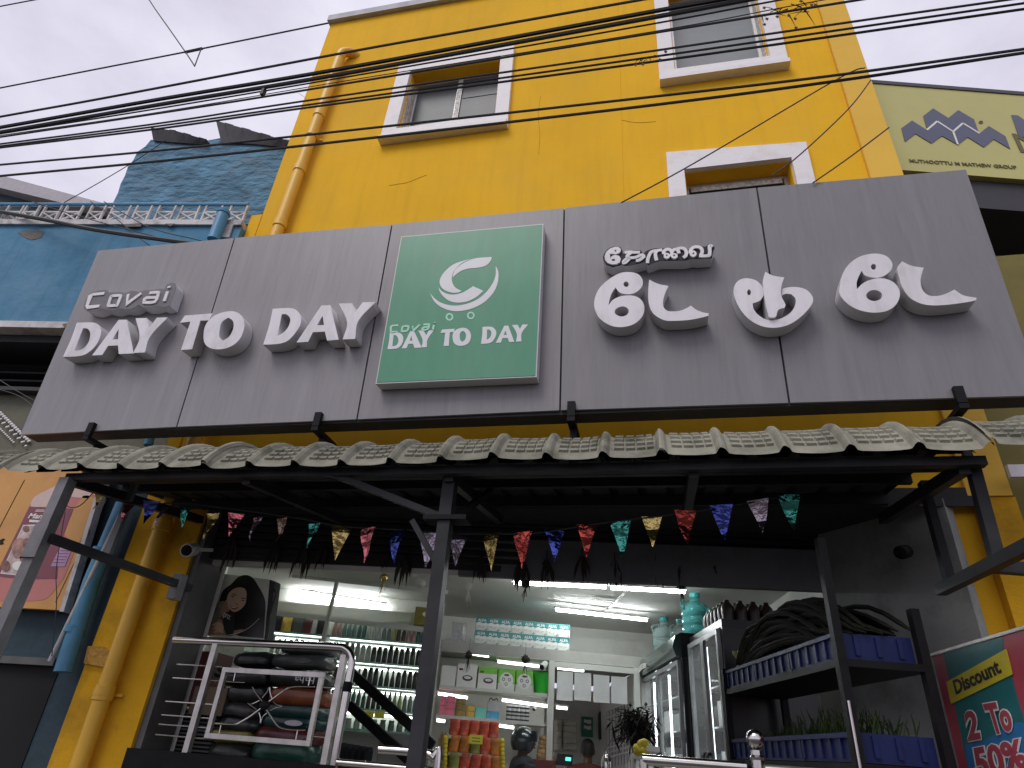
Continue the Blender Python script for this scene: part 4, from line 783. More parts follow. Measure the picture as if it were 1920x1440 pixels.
MB().tube(smooth_path([BF.w(a+.015, z3+.16, -.1), BF.w(a+.03, z3+.19, -.1), BF.w((a+b)/2, z3+.175, -.1), BF.w(b-.03, z3+.19, -.1), BF.w(b-.015, z3+.16, -.1)]), .006, 5).build('handle', 'tin_dark', sb)
tin0 = None
for r_ in range(2):
    for k in range(5):
        a = BF.px(953+k*8.6, 1354, -.08).x; loc = BF.w(a, z3+.072*r_, -.1); lab = 'small dark tin, %s from left in the %s of two rows' % (ords[k], ('lower', 'upper')[r_])
        if tin0 is None:
            tin0 = thing('tin', lab, 'tin', (0, 0, 0), 'dark tins on the lower wall shelf'); MB().lathe([(.026, 0), (.027, .003), (.027, .055), (.025, .057)], n=12).build('body', 'tin_dark', tin0); MB().lathe([(.028, .057), (.028, .070), (.02, .0705)], n=12).build('lid', 'tin_light', tin0); MB().lathe([(.0273, .018), (.0273, .04)], n=12).build('label_band', 'tin_light', tin0)
            tin0.location = loc
        else: copy_tree(tin0, None, loc, rnd.uniform(0, 3), lab)
# small spy cameras and hanging ornaments
cctv(fq(1019, 1248, .05), (-.3, -1, -.6), 'white dome camera under the loft beside the partition post', .8)
cctv(fq(1003, 1328, -.2), (-.3, -1, -.6), 'small white camera on the wall above the dark tins', .5)
# glazed partition of the office
pt_ = thing('glazed_partition', 'white framed glass partition of the office at the back of the shop', 'partition', BF.w(3.9, 0.2, 0))
a = BF.px(1035, 1240, .02); b = BF.px(1195, 1263, .02)
bbox_('post', 'shelf_white', a.x-.03, a.x+.03, 0.2, 2.485, -.02, .04, pt_); bbox_('post', 'shelf_white', b.x-.04, b.x+.02, 0.2, 2.485, -.02, .04, pt_); bbox_('head_rail', 'shelf_white', a.x+.031, b.x-.041, 2.425, 2.48, -.015, .035, pt_)
for k, (x0, x1, y0, y1) in enumerate(((1044, 1075, 1258, 1312), (1077, 1109, 1260, 1312), (1113, 1143, 1265, 1316), (1147, 1176, 1268, 1318))):
    c0_ = BF.px(x0, y1, -.03); c1_ = BF.px(x1, y0, -.03)
    bbox_('plastic_packet', 'paper_white', c0_.x, c1_.x, c0_.y, c1_.y-.01, -.05, -.04, label='crinkled white plastic sheet hung on the partition, %s from left' % ords[k], cat='plastic sheet', group='white sheets hung behind the partition')
# office: sacks, green notice, notice board, lattice window, shelf of lemons
def pillow(o, ex, ey, ez, L, W, H, mat, name, parent=None, seed=0, e=0.55, sq=.35, **k):
    """a soft filled bag: super-ellipsoid with rumples, length along ex"""
    r = random.Random(seed); vs = []; fs = []; n, m_ = 14, 9; ex, ey, ez = V(ex).normalized(), V(ey).normalized(), V(ez).normalized(); o = V(o)
    sg = lambda c, p_: math.copysign(abs(c)**p_, c)
    ph = [r.uniform(0, 6) for _ in range(4)]
    for i in range(m_+1):
        t = -math.pi/2+math.pi*i/m_
        for j in range(n):
            a = 2*math.pi*j/n; x_ = sg(math.sin(t), .45); c_ = abs(math.cos(t))**sq
            y_ = c_*sg(math.cos(a), e); z_ = c_*sg(math.sin(a), e); wv = 1+.05*math.sin(x_*7+ph[0])+.04*math.sin(a*3+ph[1]+x_*4)
            vs.append(o+ex*(x_*L/2)+ey*(y_*W/2*wv)+ez*(H/2+z_*H/2*wv-.03*H*math.cos(x_*3+ph[2])))
    for i in range(m_):
        for j in range(n): fs.append((i*n+j, i*n+(j+1) % n, (i+1)*n+(j+1) % n, (i+1)*n+j))
    return MB().add(vs, fs, True).build(name, mat, parent, **k)
OB = lambda a, b, d=-2.9: BF.w(*BF.px(a, b, d), d)
ssh = thing('sack_shelf', 'white slanting shelf under the stacked white sacks behind the partition', 'shelf', OB(1062, 1408)); q0, q1 = OB(1040, 1410, -2.6), OB(1082, 1404, -2.6); MB().obox(q0-Z*.05, q1-q0, BF.n*-.3, Z*.045).build('board', 'shelf_white', ssh)
for r_ in range(5):
    for k, (xa, xb) in enumerate(((1040, 1051), (1052, 1080))):
        c = OB((xa+xb)/2, 1401-r_*11, -2.55); L = (OB(xb, 1400, -2.55)-OB(xa, 1400, -2.55)).length
        pillow(c-Z*.04, BF.ex, BF.n, Z, L, .3, .095, 'sack_white', 'sack', seed=r_*3+k, label='white %s sack, %s from the bottom of its stack behind the partition' % (('short', 'long')[k], ords[r_]), cat='sack', group='white sacks stacked in the office')
for r_ in range(6):
    c = BF.w(*BF.px(1021, 1432-r_*8.5, -.1), -.1); pillow(c, BF.ex, BF.n, Z, .17-.012*r_, .16, .05, 'bread_bag', 'bread_pack', seed=r_, label='tan packet, %s from the bottom of the pile beside the helmeted person' % ords[r_], cat='packet', group='tan packets piled left of the partition post')
q = BF.px(985, 1440, 0.1); bbox_('maroon_sack', 'cloth_maroon', q.x, q.x+.28, q.y-.2, BF.px(985, 1422, .1).y, -.1, .2, label='dark maroon crate under the tan packets', cat='crate')
gp = thing('notice_poster', 'green poster with two white panels on the office wall above the second person', 'poster', OB(1101, 1385))
c0_, c1_ = BF.px(1090, 1381, -2.95), BF.px(1112, 1345, -2.95); bbox_('sheet', 'green_poster', c0_.x, c1_.x, c0_.y, c1_.y, -2.96, -2.95, gp); w_, h_ = c1_.x-c0_.x, c1_.y-c0_.y
for v_ in (.38, .68): shape('print', [smooth_poly([(c0_.x+w_*.2, c0_.y+h_*v_), (c0_.x+w_*.35, c0_.y+h_*(v_+.04)), (c0_.x+w_*.5, c0_.y+h_*(v_-.02)), (c0_.x+w_*.85, c0_.y+h_*v_), (c0_.x+w_*.82, c0_.y+h_*(v_+.2)), (c0_.x+w_*.5, c0_.y+h_*(v_+.16)), (c0_.x+w_*.22, c0_.y+h_*(v_+.2))], 3, 70)], BF, -2.949, -2.947, 'print_white', gp)
OW = Frame((-0.23, 7.60, 0), V((0.75, -3.15, 0)), Z)
op_ = lambda a, b, d=0.02: OW.w(*OW.px(a, b, d), d)
nb = thing('notice_board', 'dark framed picture hung on the side wall of the office', 'picture', op_(1120, 1400)); MB().slab([op_(1113, 1394), op_(1125, 1386), op_(1124, 1334), op_(1112, 1345)], -OW.n*.04).build('frame', 'tin_dark', nb); MB().slab([op_(1114.5, 1390, .025), op_(1123.5, 1384, .025), op_(1122.5, 1338, .025), op_(1113.5, 1348, .025)], OW.n*.004).build('sheet', 'bag_grey', nb)
lw = thing('lattice_window', 'tall cream lattice window grille on the office side wall left of the fridge', 'window', op_(1160, 1440)); MB().slab([op_(1139, 1440, .0), op_(1187, 1428, .0), op_(1186, 1316, .0), op_(1138, 1334, .0)], OW.n*.006).build('backing', 'loft_grey', lw)
for xk in range(9):
    x_ = 1140+xk*5.6; o = MB().bar(op_(x_, 1440), op_(x_, 1333-(x_-1140)*.36), .022, .014, up=Y).build('bar', 'print_white', lw)
for y_ in (1346, 1356, 1403, 1412, 1421): MB().bar(op_(1139, y_), op_(1186, y_-17+(y_-1346)*.06), .022, .014).build('bar', 'print_white', lw)
ls = thing('fruit_tray', 'white tray of yellow lemons on the counter left of the fridge', 'fruit tray', op_(1195, 1425, .2)); c = op_(1200, 1423, .35); MB().obox(op_(1180, 1424, .35), op_(1213, 1408, .35)-op_(1180, 1424, .35), OW.n*-.10, Z*.035).build('tray', 'print_white', ls)
r = random.Random(4)
for k in range(20):
    a = op_(1194+r.random()*15, 1411-r.random()*24*(0.4+.6*r.random()), .36); MB().ball(a, .034, 9, 6, (1.15, 1, .95)).build('lemon', 'lemon', ls)
hg = MB()
MB().slab([op_(1187, 1425, .1), op_(1216, 1412, .1), op_(1216, 1340, .1), op_(1187, 1350, .1)], OW.n*.01).build('dark_panel', 'print_black', ls)
for k in range(380):
    c = op_(1193, 1355, .3)+V((r.gauss(0, .07), r.gauss(0, .07), r.gauss(0, .06))); d_ = V((r.gauss(0, 1), r.gauss(0, 1), r.gauss(0, 1))).normalized(); L = r.uniform(.05, .14); b_ = c+d_*L+Z*-.06; w_ = d_.cross(Z).normalized()*.015; hg.slab([c+w_*.3, (c+b_)/2+w_, b_, (c+b_)/2-w_], (0, 0, .004))
hg.build('leaf_garland', 'veg_dark', label='bushy dark green leaf bunch hanging beside the fridge', cat='leaf bunch', fix=False)
# weighing scale with lit display, thermos
c = BF.px(1058, 1425, .2); sc = thing('weighing_scale', 'black weighing scale head with a green lit display in front of the partition', 'scale', BF.w(c.x, c.y-.4, .2))
shape('head', [smooth_poly([(c.x-.075, c.y-.045), (c.x+.075, c.y-.045), (c.x+.08, c.y+.05), (c.x-.07, c.y+.055)], 2, 30)], BF, .16, .22, 'fridge_black', sc, bevel=.006)
shape('display', [[(c.x+.008, c.y-.005), (c.x+.06, c.y-.005), (c.x+.062, c.y+.025), (c.x+.01, c.y+.025)]], BF, .2205, .222, 'screen_green', sc); MB().tube([BF.w(c.x, c.y-.42, .19), BF.w(c.x, c.y-.04, .19)], .016, 8).build('stand', 'tin_light', sc)
c = BF.px(1137, 1438, .25); MB().lathe([(.045, -.1), (.047, .0), (.045, .07), (.03, .10), (.012, .11), (.012, .13)], BF.w(c.x, c.y, .25), 14).build('flask', 'steel', label='steel flask with a dark cap right of the second person', cat='flask')
# counters that carry the things at the lower edge
bbox_('counter', 'shelf_white', 3.0, 3.42, 0.202, 1.30, .05, .25, label='white cash counter in front of the glass partition', cat='counter')
# snack rack
sn = thing('snack_rack', 'white gondola rack filled with red and orange snack packets', 'snack rack', BF.w(2.6, .2, .5)); D1 = .62
sz = []
for (x0, y0, x1, y1) in ((842, 1375, 934, 1386), (841, 1407, 938, 1418), (840, 1440, 940, 1452)):
    a = BF.px(x0, y0, D1); b = BF.px(x1, y1, D1); sz.append((a.x, b.x, (a.y+b.y)/2)); bbox_('shelf', 'shelf_white', a.x, b.x, (a.y+b.y)/2-.03, (a.y+b.y)/2-.002, .3, D1, sn)
bbox_('back', 'bag_grey', sz[0][0], sz[0][1], .25, sz[0][2]-.031, .27, .299, sn)
for s_ in (sz[0][0]-.012, sz[0][1]): bbox_('upright', 'shelf_white', s_, s_+.012, .2, sz[0][2]+.0, .3, D1-.01, sn)
for r_, (a, b, z_) in enumerate(sz):
    for k in range(5):
        for q_ in range(3 if r_ == 0 else 2):
            w_ = (b-a)/5; c = BF.w(a+w_*(k+.5), z_, D1-.045-.07*q_); mt = ('snack_red', 'snack_red', 'snack_orange', 'snack_red', 'snack_orange', 'snack_orange', 'snack_orange', 'snack_green', 'snack_red', 'snack_orange', 'snack_green', 'snack_red')[(k+r_*5+q_) % 12 if r_ else 0]
            pillow(c, Z+BF.ex*rnd.uniform(-.12, .12), BF.ex, BF.n, .135, w_*1.04, .06, mt, 'snack_packet', seed=k+7*r_+q_, e=.9, sq=.16, label='%s snack packet, %s from left, %s of the %s rack shelf' % ({'snack_red': 'red', 'snack_orange': 'orange', 'snack_green': 'green'}[mt], ords[k], ('front', 'middle', 'back')[q_], ('top', 'middle', 'lower')[r_]), cat='packet', group='snack packets on the gondola rack').location += Z*.062
a = BF.px(880, 1377, D1+.01); b = BF.px(904, 1396, D1+.01); yt = thing('price_sign', 'yellow price sign hung on the top shelf of the snack rack', 'price sign', BF.w((a.x+b.x)/2, b.y, D1+.06)); bbox_('card', 'tag_yellow', a.x, b.x, b.y, a.y, D1+.054, D1+.058, yt)
for k in range(3): bbox_('print_line', 'bag_olive', a.x+.025, b.x-.025, a.y-.03-.025*k, a.y-.022-.025*k, D1+.0581, D1+.059, yt)
for k, x_ in enumerate((835, 941)):
    nt_ = thing('net_string', 'string of yellow netted balls hanging on the %s of the snack rack' % ('left side', 'right side'), 'net string', BF.w(BF.px(x_, 1440, D1).x, 1.3, D1)) if False else thing('net_string', 'string of yellow balls hanging on the %s side of the snack rack' % ('left', 'right')[k], 'net string', BF.w(BF.px(x_, 1440, D1).x, 1.3, D1))
    for q_ in range(9): MB().ball(BF.w(*BF.px(x_-(0.25*q_ if k == 0 else -.2*q_), 1384+q_*8+6*k, D1), D1), .026, 8, 6).build('ball', 'net_yellow', nt_)
wp = MB(); r = random.Random(5)
for k in range(26): x_ = 826+r.random()*9; wp.tube([BF.w(*BF.px(x_-4, 1440, .55), .55), BF.w(*BF.px(x_+r.uniform(-3, 4), 1372+r.random()*22, .55), .55)], .006, 4)
wp.build('straw_broom', 'bread_bag', label='bundle of straw broom stalks behind the steel post, left of the snack rack', cat='broom', fix=False)
# ------------------------------------------------------------------ left side of the entrance: advert panel, gate, bags
AF = Frame((0, 4.9, 0), X, Z)
M('ad_ground', (0.62, 0.63, 0.56), .3, var=.1); M('ad_hair', (0.012, 0.010, 0.008), .3, var=.5, scale=30, stretch=(1, 1, .3)); M('ad_skin', (0.60, 0.42, 0.29), .35, var=.12, scale=7); M('ad_skin_shade', (0.36, 0.21, 0.135), .35, var=.12); M('ad_shirt', (0.20, 0.19, 0.14), .4, var=.4, scale=20); M('ad_lip', (0.30, 0.09, 0.07), .4)
ad = thing('portrait_panel', 'advertising light panel with a portrait of a smiling dark haired woman by the left jamb', 'advert panel', (-3.38, 4.9, 2.2))
A = lambda pts, d=0: [AF.px(380+x/9, 1060+y/9, d) for x, y in pts]
pan = A([(80, 1180), (1040, 1250), (1130, 240), (380, 145)])
MB().slab([AF.w(p.x, p.y, 0) for p in pan], (0, .09, 0)).build('print_face', 'ad_ground', ad)
MB().slab([AF.w(*p, .0) for p in A([(1041, 1250), (1090, 1250), (1225, 270), (1131, 240)])], (0, .09, 0)).build('side_frame', 'print_black', ad)
MB().slab([AF.w(*p, .0) for p in A([(-20, 1150), (79, 1180), (379, 145), (300, 165), (150, 310)])[:4]], (0, .05, 0)).build('side_board', 'print_white', ad)
def adp(nm, pts, lay, mat, sm=4, cor=60): return shape(nm, [smooth_poly(A(pts), sm, cor)], AF, .0005+lay*.0012, .0005+lay*.0012+.001, mat, ad)
adp('print_hair', [(290,560),(350,420),(480,320),(600,200),(740,165),(850,215),(930,330),(1010,470),(1060,620),(1050,900),(1030,1230),(640,1200),(560,1180),(400,1190),(300,1000),(240,760)], 0, 'ad_hair')
adp('print_shirt', [(255,620),(360,600),(350,740),(330,860),(260,930),(160,1050),(105,1100),(160,900)], 1, 'ad_shirt')
adp('print_arm', [(95,1170),(130,1060),(230,960),(300,900),(345,940),(365,1080),(410,1170),(400,1190)], 2, 'ad_skin_shade')
for k in range(3): adp('print_finger', [(150+20*k,1010+60*k),(240+10*k,960+60*k),(330,985+55*k),(362,1060+40*k),(340,1085+30*k),(290,1030+50*k),(220,1030+55*k)], 3+k, 'ad_skin')
adp('print_forearm', [(400,1190),(470,1120),(600,1090),(700,1080),(640,1130),(540,1180)], 2, 'ad_skin_shade')
adp('print_neck', [(350,640),(430,560),(470,700),(440,790),(350,870),(320,820)], 2, 'ad_skin_shade')
adp('print_face_skin', [(420,560),(455,470),(540,400),(640,375),(720,400),(750,470),(745,560),(735,640),(690,710),(610,770),(540,790),(480,755),(435,680)], 6, 'ad_skin')
for e in ([(500,480),(540,488),(590,520),(545,510)], [(650,555),(690,552),(745,562),(700,570)]): adp('print_brow', e, 7, 'ad_hair', 3)
for e in ([(480,515),(515,520),(550,545),(510,540)], [(650,590),(690,588),(730,605),(690,606)]): adp('print_eye', e, 7, 'ad_hair', 3)
adp('print_nose', [(560,640),(600,650),(610,670),(570,668)], 7, 'ad_skin_shade', 3)
adp('print_mouth', [(465,670),(520,695),(600,705),(615,720),(560,750),(500,735)], 7, 'ad_lip', 3); adp('print_teeth', [(480,685),(520,702),(595,710),(550,722),(510,716)], 8, 'print_white', 3)
adp('print_bottle', [(390,800),(470,780),(540,800),(560,900),(520,1180),(420,1180),(370,1060),(345,900)], 5, 'print_black', 3)
w0, w1 = A([(345, 905), (470, 915)])
text('print_word', 'pro:', AF, w0.x, w0.y, w1.x-w0.x, .05, .0076, .0084, 'print_white', ad, xf=lambda u, t: (u, t-(u-w0.x)*.35))
shape('print_curve', [ribbon(smooth_path([(p.x, p.y, 0) for p in A([(430,1185),(620,1140),(800,1050),(965,900)])], 5), .004)], AF, .0076, .0084, 'print_white', ad)
MB().tube(smooth_path([AF.w(*p, .03) for p in A([(1225, 400), (1262, 480), (1255, 560), (1150, 900), (1090, 1240)])], 4), .008, 6).build('panel_cable', 'cable_black', ad)
# gate
GF = Frame((0, 4.3, 0), X, Z); gp_ = lambda a, b, d=0.0: GF.w(*GF.px(a, b, d), d)
gt = thing('steel_gate', 'stainless steel railing gate with scrolled inner frame left of the entrance', 'gate', (-2.6, 4.3, .142))
zt = GF.px(520, 1208).y
MB().tube(smooth_path([(-3.42, 4.3, zt), (-2.6, 4.3, zt), (-2.16, 4.3, zt), (-2.08, 4.3, zt-.012), (-2.035, 4.3, zt-.05), (-2.02, 4.3, zt-.12), (-2.02, 4.3, zt-.4), (-2.02, 4.3, .2)], 6), .026, 12).build('top_rail', 'steel', gt)
MB().lathe([(.029, -.03), (.031, -.02), (.031, .02), (.029, .03)], (-2.02, 4.3, zt-.24), 12).build('collar', 'black_steel', gt)
for (a, b, c, d) in ((407, 1204, 345, 1418), (646, 1228, 595, 1440)):
    p, q = gp_(a, b), gp_(c, d); q = p+(q-p)*1.0; MB().box((p.x-.02, 4.28, .2), (p.x+.02, 4.32, p.z)).build('upright', 'steel_dull', gt)
TL, TR, BR, BL = gp_(424, 1255), gp_(606, 1267), gp_(577, 1392), gp_(388, 1381)
fx0, fx1, fz0, fz1 = (TL.x+BL.x)/2, (TR.x+BR.x)/2, (BL.z+BR.z)/2, (TL.z+TR.z)/2
for a, b in (((fx0, fz0), (fx1, fz0)), ((fx0, fz1), (fx1, fz1))): MB().box((a[0]-.015, 4.285, a[1]-.015), (b[0]+.015, 4.315, b[1]+.015)).build('inner_rail', 'steel_dull', gt)
for x_ in (fx0, fx1): MB().box((x_-.015, 4.286, fz0+.016), (x_+.015, 4.314, fz1-.016)).build('inner_stile', 'steel_dull', gt)
def rod(pts, r_=.005, nm='scroll'): MB().tube(smooth_path([gp_(a, b) for a, b in pts], 5), r_, 6).build(nm, 'steel', gt)
cxp, cyp = 380, 1180; s_ = 5.5375
K = lambda pts: [(cxp+x/s_, cyp+y/s_) for x, y in pts]
for pts in ([(520,600),(570,680),(625,750)], [(690,750),(800,670),(900,605),(1000,592),(1160,595)], [(605,822),(500,900),(390,965),(330,985),(110,975)], [(665,835),(740,950),(800,1015),(900,1038),(1065,1045)]): rod(K(pts))
for pts in ([(620,712),(670,650),(693,600),(700,660),(720,720)], [(590,740),(510,775),(470,765),(520,800),(560,830)], [(700,840),(760,815),(825,795),(770,780),(730,745)], [(670,870),(625,910),(600,975),(600,920),(585,865)]): rod(K(pts), .0035, 'leaf_scroll')
cb_ = K([(645, 785)])[0]; MB().ball(gp_(*cb_), .035, 12, 8, (1.2, .5, .8)).build('boss', 'black_steel', gt)
for pts in ([(345, 425), (320, 535)], [(245, 540), (440, 550)], [(1118, 475), (1098, 585)], [(190, 995), (165, 1100)], [(985, 1050), (962, 1165)]): rod(K(pts), .004, 'corner_rod')
for y_ in (1246, 1272, 1317, 1343, 1361, 1381): 
    p = gp_(340, y_); MB().tube([(-3.34, 4.3, p.z), (fx0-.02, 4.3, p.z)], .004, 6).build('side_rod', 'steel', gt); 
    if y_ in (1272, 1361): MB().tube([(fx1+.02, 4.3, p.z), (-2.05, 4.3, p.z)], .006, 6).build('side_rod', 'steel', gt)
MB().box((-3.5, 4.27, .2), (-2.0, 4.33, GF.px(500, 1424).y)).build('kick_plate', 'black_steel', gt)
# second low rail to the post and the turned-down end by the post
lr = thing('handrail', 'low stainless steel handrail running from the gate to the dark post', 'handrail', (-1.6, 4.3, .142)); p = gp_(640, 1430); q = gp_(775, 1441)
MB().tube([(-2.0, 4.3, p.z), (-1.25, 4.3, p.z)], .022, 10).build('rail', 'steel', lr); MB().tube([(-1.25, 4.3, p.z), (-1.25, 4.3, .2)], .02, 10).build('post', 'steel', lr)
h2 = thing('handrail', 'short curved steel handrail end just right of the dark post', 'handrail', (-1.0, 3.6, .142)); HH = Frame((0, 3.6, 0), X, Z); hp = lambda a, b: HH.w(*HH.px(a, b))
e_ = hp(797, 1412); MB().tube(smooth_path([(e_.x-.25, 3.6, e_.z), (e_.x-.02, 3.6, e_.z), (e_.x+.05, 3.6, e_.z-.02), (e_.x+.075, 3.6, e_.z-.09), (e_.x+.08, 3.6, .2)], 5), .022, 10).build('rail', 'steel', h2)
# finial post and rail on the right
fp = thing('handrail', 'stainless steel handrail with a ball topped post at the right foot of the entrance', 'handrail', (.41, 3.6, .142)); c = hp(1416, 1386)
MB().ball(c, .042, 16, 10).build('ball_finial', 'steel', fp); MB().lathe([(.032, 0), (.034, .012), (.026, .02), (.026, .04)], c-Z*.085, 14).build('collar', 'steel', fp); MB().tube([c-Z*.08, (c.x, c.y, .2)], .027, 14).build('post', 'steel', fp)
a, b = hp(1205, 1424), hp(1400, 1434); MB().tube([(a.x, 3.62, a.z), (b.x, 3.62, a.z)], .024, 12).build('rail', 'steel', fp); MB().tube([(c.x+.03, 3.62, a.z-.005), (c.x+.9, 3.62, a.z-.005)], .024, 12).build('rail', 'steel_dull', fp)
MB().tube([(a.x+.004, 3.62, a.z), (a.x+.004, 3.62, .2)], .022, 10).build('end_post', 'steel', fp)
# sacks stacked behind the gate
PF = Frame((0, 4.78, 0), X, Z)
bags = [(538,628,1218,23,'bag_grey','dark grey sack lying topmost at the right of the pile behind the gate'),(522,622,1243,26,'bag_grey','dark grey sack second from the top at the right of the pile'),(452,522,1240,26,'bag_black','black sack topmost at the left of the pile behind the gate'),(425,516,1272,28,'bag_black','rumpled black sack with knotted neck second from top at left'),(516,618,1276,30,'bag_black','black sack with upside down white lettering behind the gate'),(442,514,1305,30,'bag_black','dark sack left of the rust coloured sack'),(515,620,1309,30,'bag_rust','rust coloured shiny sack behind the steel gate'),(508,612,1336,26,'bag_teal','dark teal sack directly under the rust coloured one'),(432,508,1334,30,'bag_black','black sack beside the dark teal sack at left'),(505,606,1357,22,'bag_teal','dark teal sack with grey badge, second under the rust one'),(425,505,1360,26,'bag_black','black sack just above the olive gold sack'),(412,488,1382,24,'bag_olive','olive gold shiny sack low behind the gate'),(490,600,1380,28,'bag_maroon','dark maroon sack low at the right of the pile'),(484,594,1411,34,'bag_green','bottle green shiny sack at the bottom right of the pile'),(405,484,1412,30,'bag_black','black sack at the bottom left of the pile')]
for k, (x0, x1, yc, hp_, mt, lab) in enumerate(bags):
    p = PF.px((x0+x1)/2, yc); a = PF.px(x0, yc); b = PF.px(x1, yc); H = hp_*4.9/1200*1.08
    t = pillow(PF.w(p.x, p.y-H/2, 0), X, Y, Z, b.x-a.x, .3, H, mt, 'sack', seed=k+40, e=.7, label=lab, cat='sack', group='sacks stacked behind the steel gate')
    if k == 4: w_ = .155; text('lettering', 'baba', PF, p.x+.02, p.y-.02, w_, .05, .152, .156, 'print_white', t, xf=lambda u, v: (2*(p.x+.02)+w_-u, 2*p.y-v))
    if k in (1, 9): shape('badge', [smooth_poly(ell(p.x+.06, p.y, .07, .018, 12), 2)], PF, .150, .154, 'tin_light' if k == 9 else 'bag_grey', t)
    if k in (3, 0): 
        nk = MB(); q_ = V((a.x, 4.78, p.y)); nk.lathe([(.02, 0), (.012, .03), (.03, .07), (.035, .10)], q_, 8, ax=V((-1, 0, .3))); nk.build('knot', mt, t)
for (x0, x1, y0, y1, mt, nm, lab, dd) in ((330, 402, 1222, 1322, 'carton_maroon', 'carton', 'large dark maroon carton at the left behind the gate', 0.0), (352, 428, 1290, 1338, 'carton_brown', 'carton', 'brown cardboard carton below the maroon one behind the gate', .12)):
    a = PF.px(x0, y1, dd); b = PF.px(x1, y0, dd); MB().box((a.x, 4.78-dd, a.y), (b.x, 5.05, b.y)).build(nm, mt, label=lab, cat='carton')
cv = thing('ribbed_cabinet', 'dark ribbed metal cabinet low at the left behind the gate', 'cabinet', PF.w(PF.px(340, 1420).x, .2)); a = PF.px(325, 1400); b = PF.px(410, 1325); MB().box((a.x-.1, 4.82, .2), (b.x, 5.1, b.y-.03)).build('body', 'black_steel', cv)
zz = a.y-.02
for k in range(11): MB().box((a.x-.1, 4.80, zz), (b.x, 4.8195, zz+.012)).build('rib', 'jamb_dark', cv); zz += .026
cn_ = thing('stair_stringers', 'pair of dark steel stair stringers sloping down inside the entrance', 'stair', PY(790, 1440, 5.6)); SF = lambda a, b: PY(a, b, 5.6)
for pts in (((655, 1258), (812, 1398)), ((655, 1322), (800, 1455))): MB().bar(SF(*pts[0]), SF(*pts[1]), .05, .075).build('stringer', 'black_steel', cn_)
q0, q1 = SF(700, 1372), SF(790, 1440); MB().box((q0.x, 5.75, .2), (q1.x, 5.85, q0.z)).build('counter', 'loft_grey', label='plain grey counter front behind the stair stringers', cat='counter')
for k in range(5):
    a = SF(640+k*12, 1440); b = SF(652+k*12, 1393+k*2); MB().prism([V((a.x, 5.5, 1.2)), V((b.x-.004, 5.5, 1.2)), V((b.x-.004, 5.5, b.z-.03)), V((b.x-.015, 5.5, b.z)), V((a.x, 5.5, b.z-.02))], (0, .12, 0)).build('packet', 'cloth_navy', label='dark upright packet with pale zigzag top, %s from left behind the gate end' % ords[k], cat='packet', group='dark packets behind the gate end')

# ------------------------------------------------------------------ drinks coolers and what stands on them
def cooler(nm, lab, A_, B_, ztop, dep, header, strip):
    A_, B_ = V((A_.x, A_.y, 0)), V((B_.x, B_.y, 0)); F_ = Frame(A_, B_-A_, Z); L = (B_-A_).length; t = thing('drinks_cooler', lab, 'fridge', F_.w(L/2, .201, -.3))
    bb = lambda n_, mt, s0, s1, z0, z1, d0, d1, par=t: bbox_(n_, mt, s0, s1, z0, z1, d0, d1, par, F_)
    zh = ztop-(.20 if header else .05)
    bb('side', 'fridge_black', 0, .03, .202, zh, -dep, -.0); bb('side', 'fridge_black', L-.03, L, .202, zh, -dep, 0)
    bb('back', 'fridge_in', .031, L-.031, .25, zh-.001, -dep, -dep+.04); bb('base', 'fridge_black', .031, L-.031, .202, .40, -dep, -.0); bb('top', 'fridge_black', -.0, L, zh+.001, ztop, -dep, -.0)
    if header:
        p_ = [F_.w(0, zh+.002, .001), F_.w(0, zh+.01, .05), F_.w(0, zh+.08, .075), F_.w(0, ztop-.03, .05), F_.w(0, ztop, .001)]
        MB().prism(p_, F_.ex*L).build('header', 'fridge_header', t)
        for k in range(3): shape('header_stripe', [ribbon(smooth_path([(L*.08+.03*k, zh+.03+.025*k, 0), (L*.2, zh+.06+.02*k, 0), (L*.34, zh+.05+.015*k, 0)], 4), .012)], F_, .078, .081, 'print_white', t)
    nd = 2
    for k in range(nd):
        s0 = .035+k*(L-.07)/nd; s1 = s0+(L-.07)/nd-.004; fw = .035; z0, z1 = .42, zh-.012
        d = MB(); d.obox(F_.w(s0, z0, .002), F_.ex*fw, F_.n*.03, Z*(z1-z0)); d.obox(F_.w(s1-fw, z0, .002), F_.ex*fw, F_.n*.03, Z*(z1-z0)); d.obox(F_.w(s0+fw, z1-fw, .002), F_.ex*(s1-s0-2*fw), F_.n*.03, Z*fw); d.obox(F_.w(s0+fw, z0, .002), F_.ex*(s1-s0-2*fw), F_.n*.03, Z*fw)
        dr = d.build('door', 'door_frame', t); bb('door_pane', 'door_glass', s0+fw+.001, s1-fw-.001, z0+fw, z1-fw, .012, .018, dr)
        sh_ = s1-.05 if k == 0 else s0+.05
        MB().tube(smooth_path([F_.w(sh_, 1.25, .034), F_.w(sh_, 1.3, .07), F_.w(sh_, 1.65, .07), F_.w(sh_, 1.7, .034)], 4), .014, 8).build('handle', 'fridge_black', dr)
    for z_ in (.8, 1.2, 1.55, 1.88, 2.15): bb('shelf', 'door_frame', .035, L-.035, z_-.012, z_, -dep+.05, -.06)
    for s_ in strip: MB().tube([F_.w(s_, .5, -.045), F_.w(s_, zh-.06, -.045)], .012, 6).build('led_strip', 'fridge_led', t)
    return F_, L, t
M('fridge_led', (.9, .9, .9), .4, emit=(.85, .95, 1.0), estr=4.0)
zf = 2.6
F1, L1, fr1 = cooler('c', 'tall black drinks cooler with a glossy green header and glowing double doors', PZ(1205, 1236, zf), PZ(1276, 1186, zf), zf, .62, True, (.35, 1.05))
z2 = 2.55
F2, L2, fr2 = cooler('c', 'black glass door cooler nearer the entrance with milk and orange packs inside', PZ(1293, 1196, z2), PZ(1352, 1160, z2), z2, .62, False, (.30,))
r = random.Random(9)
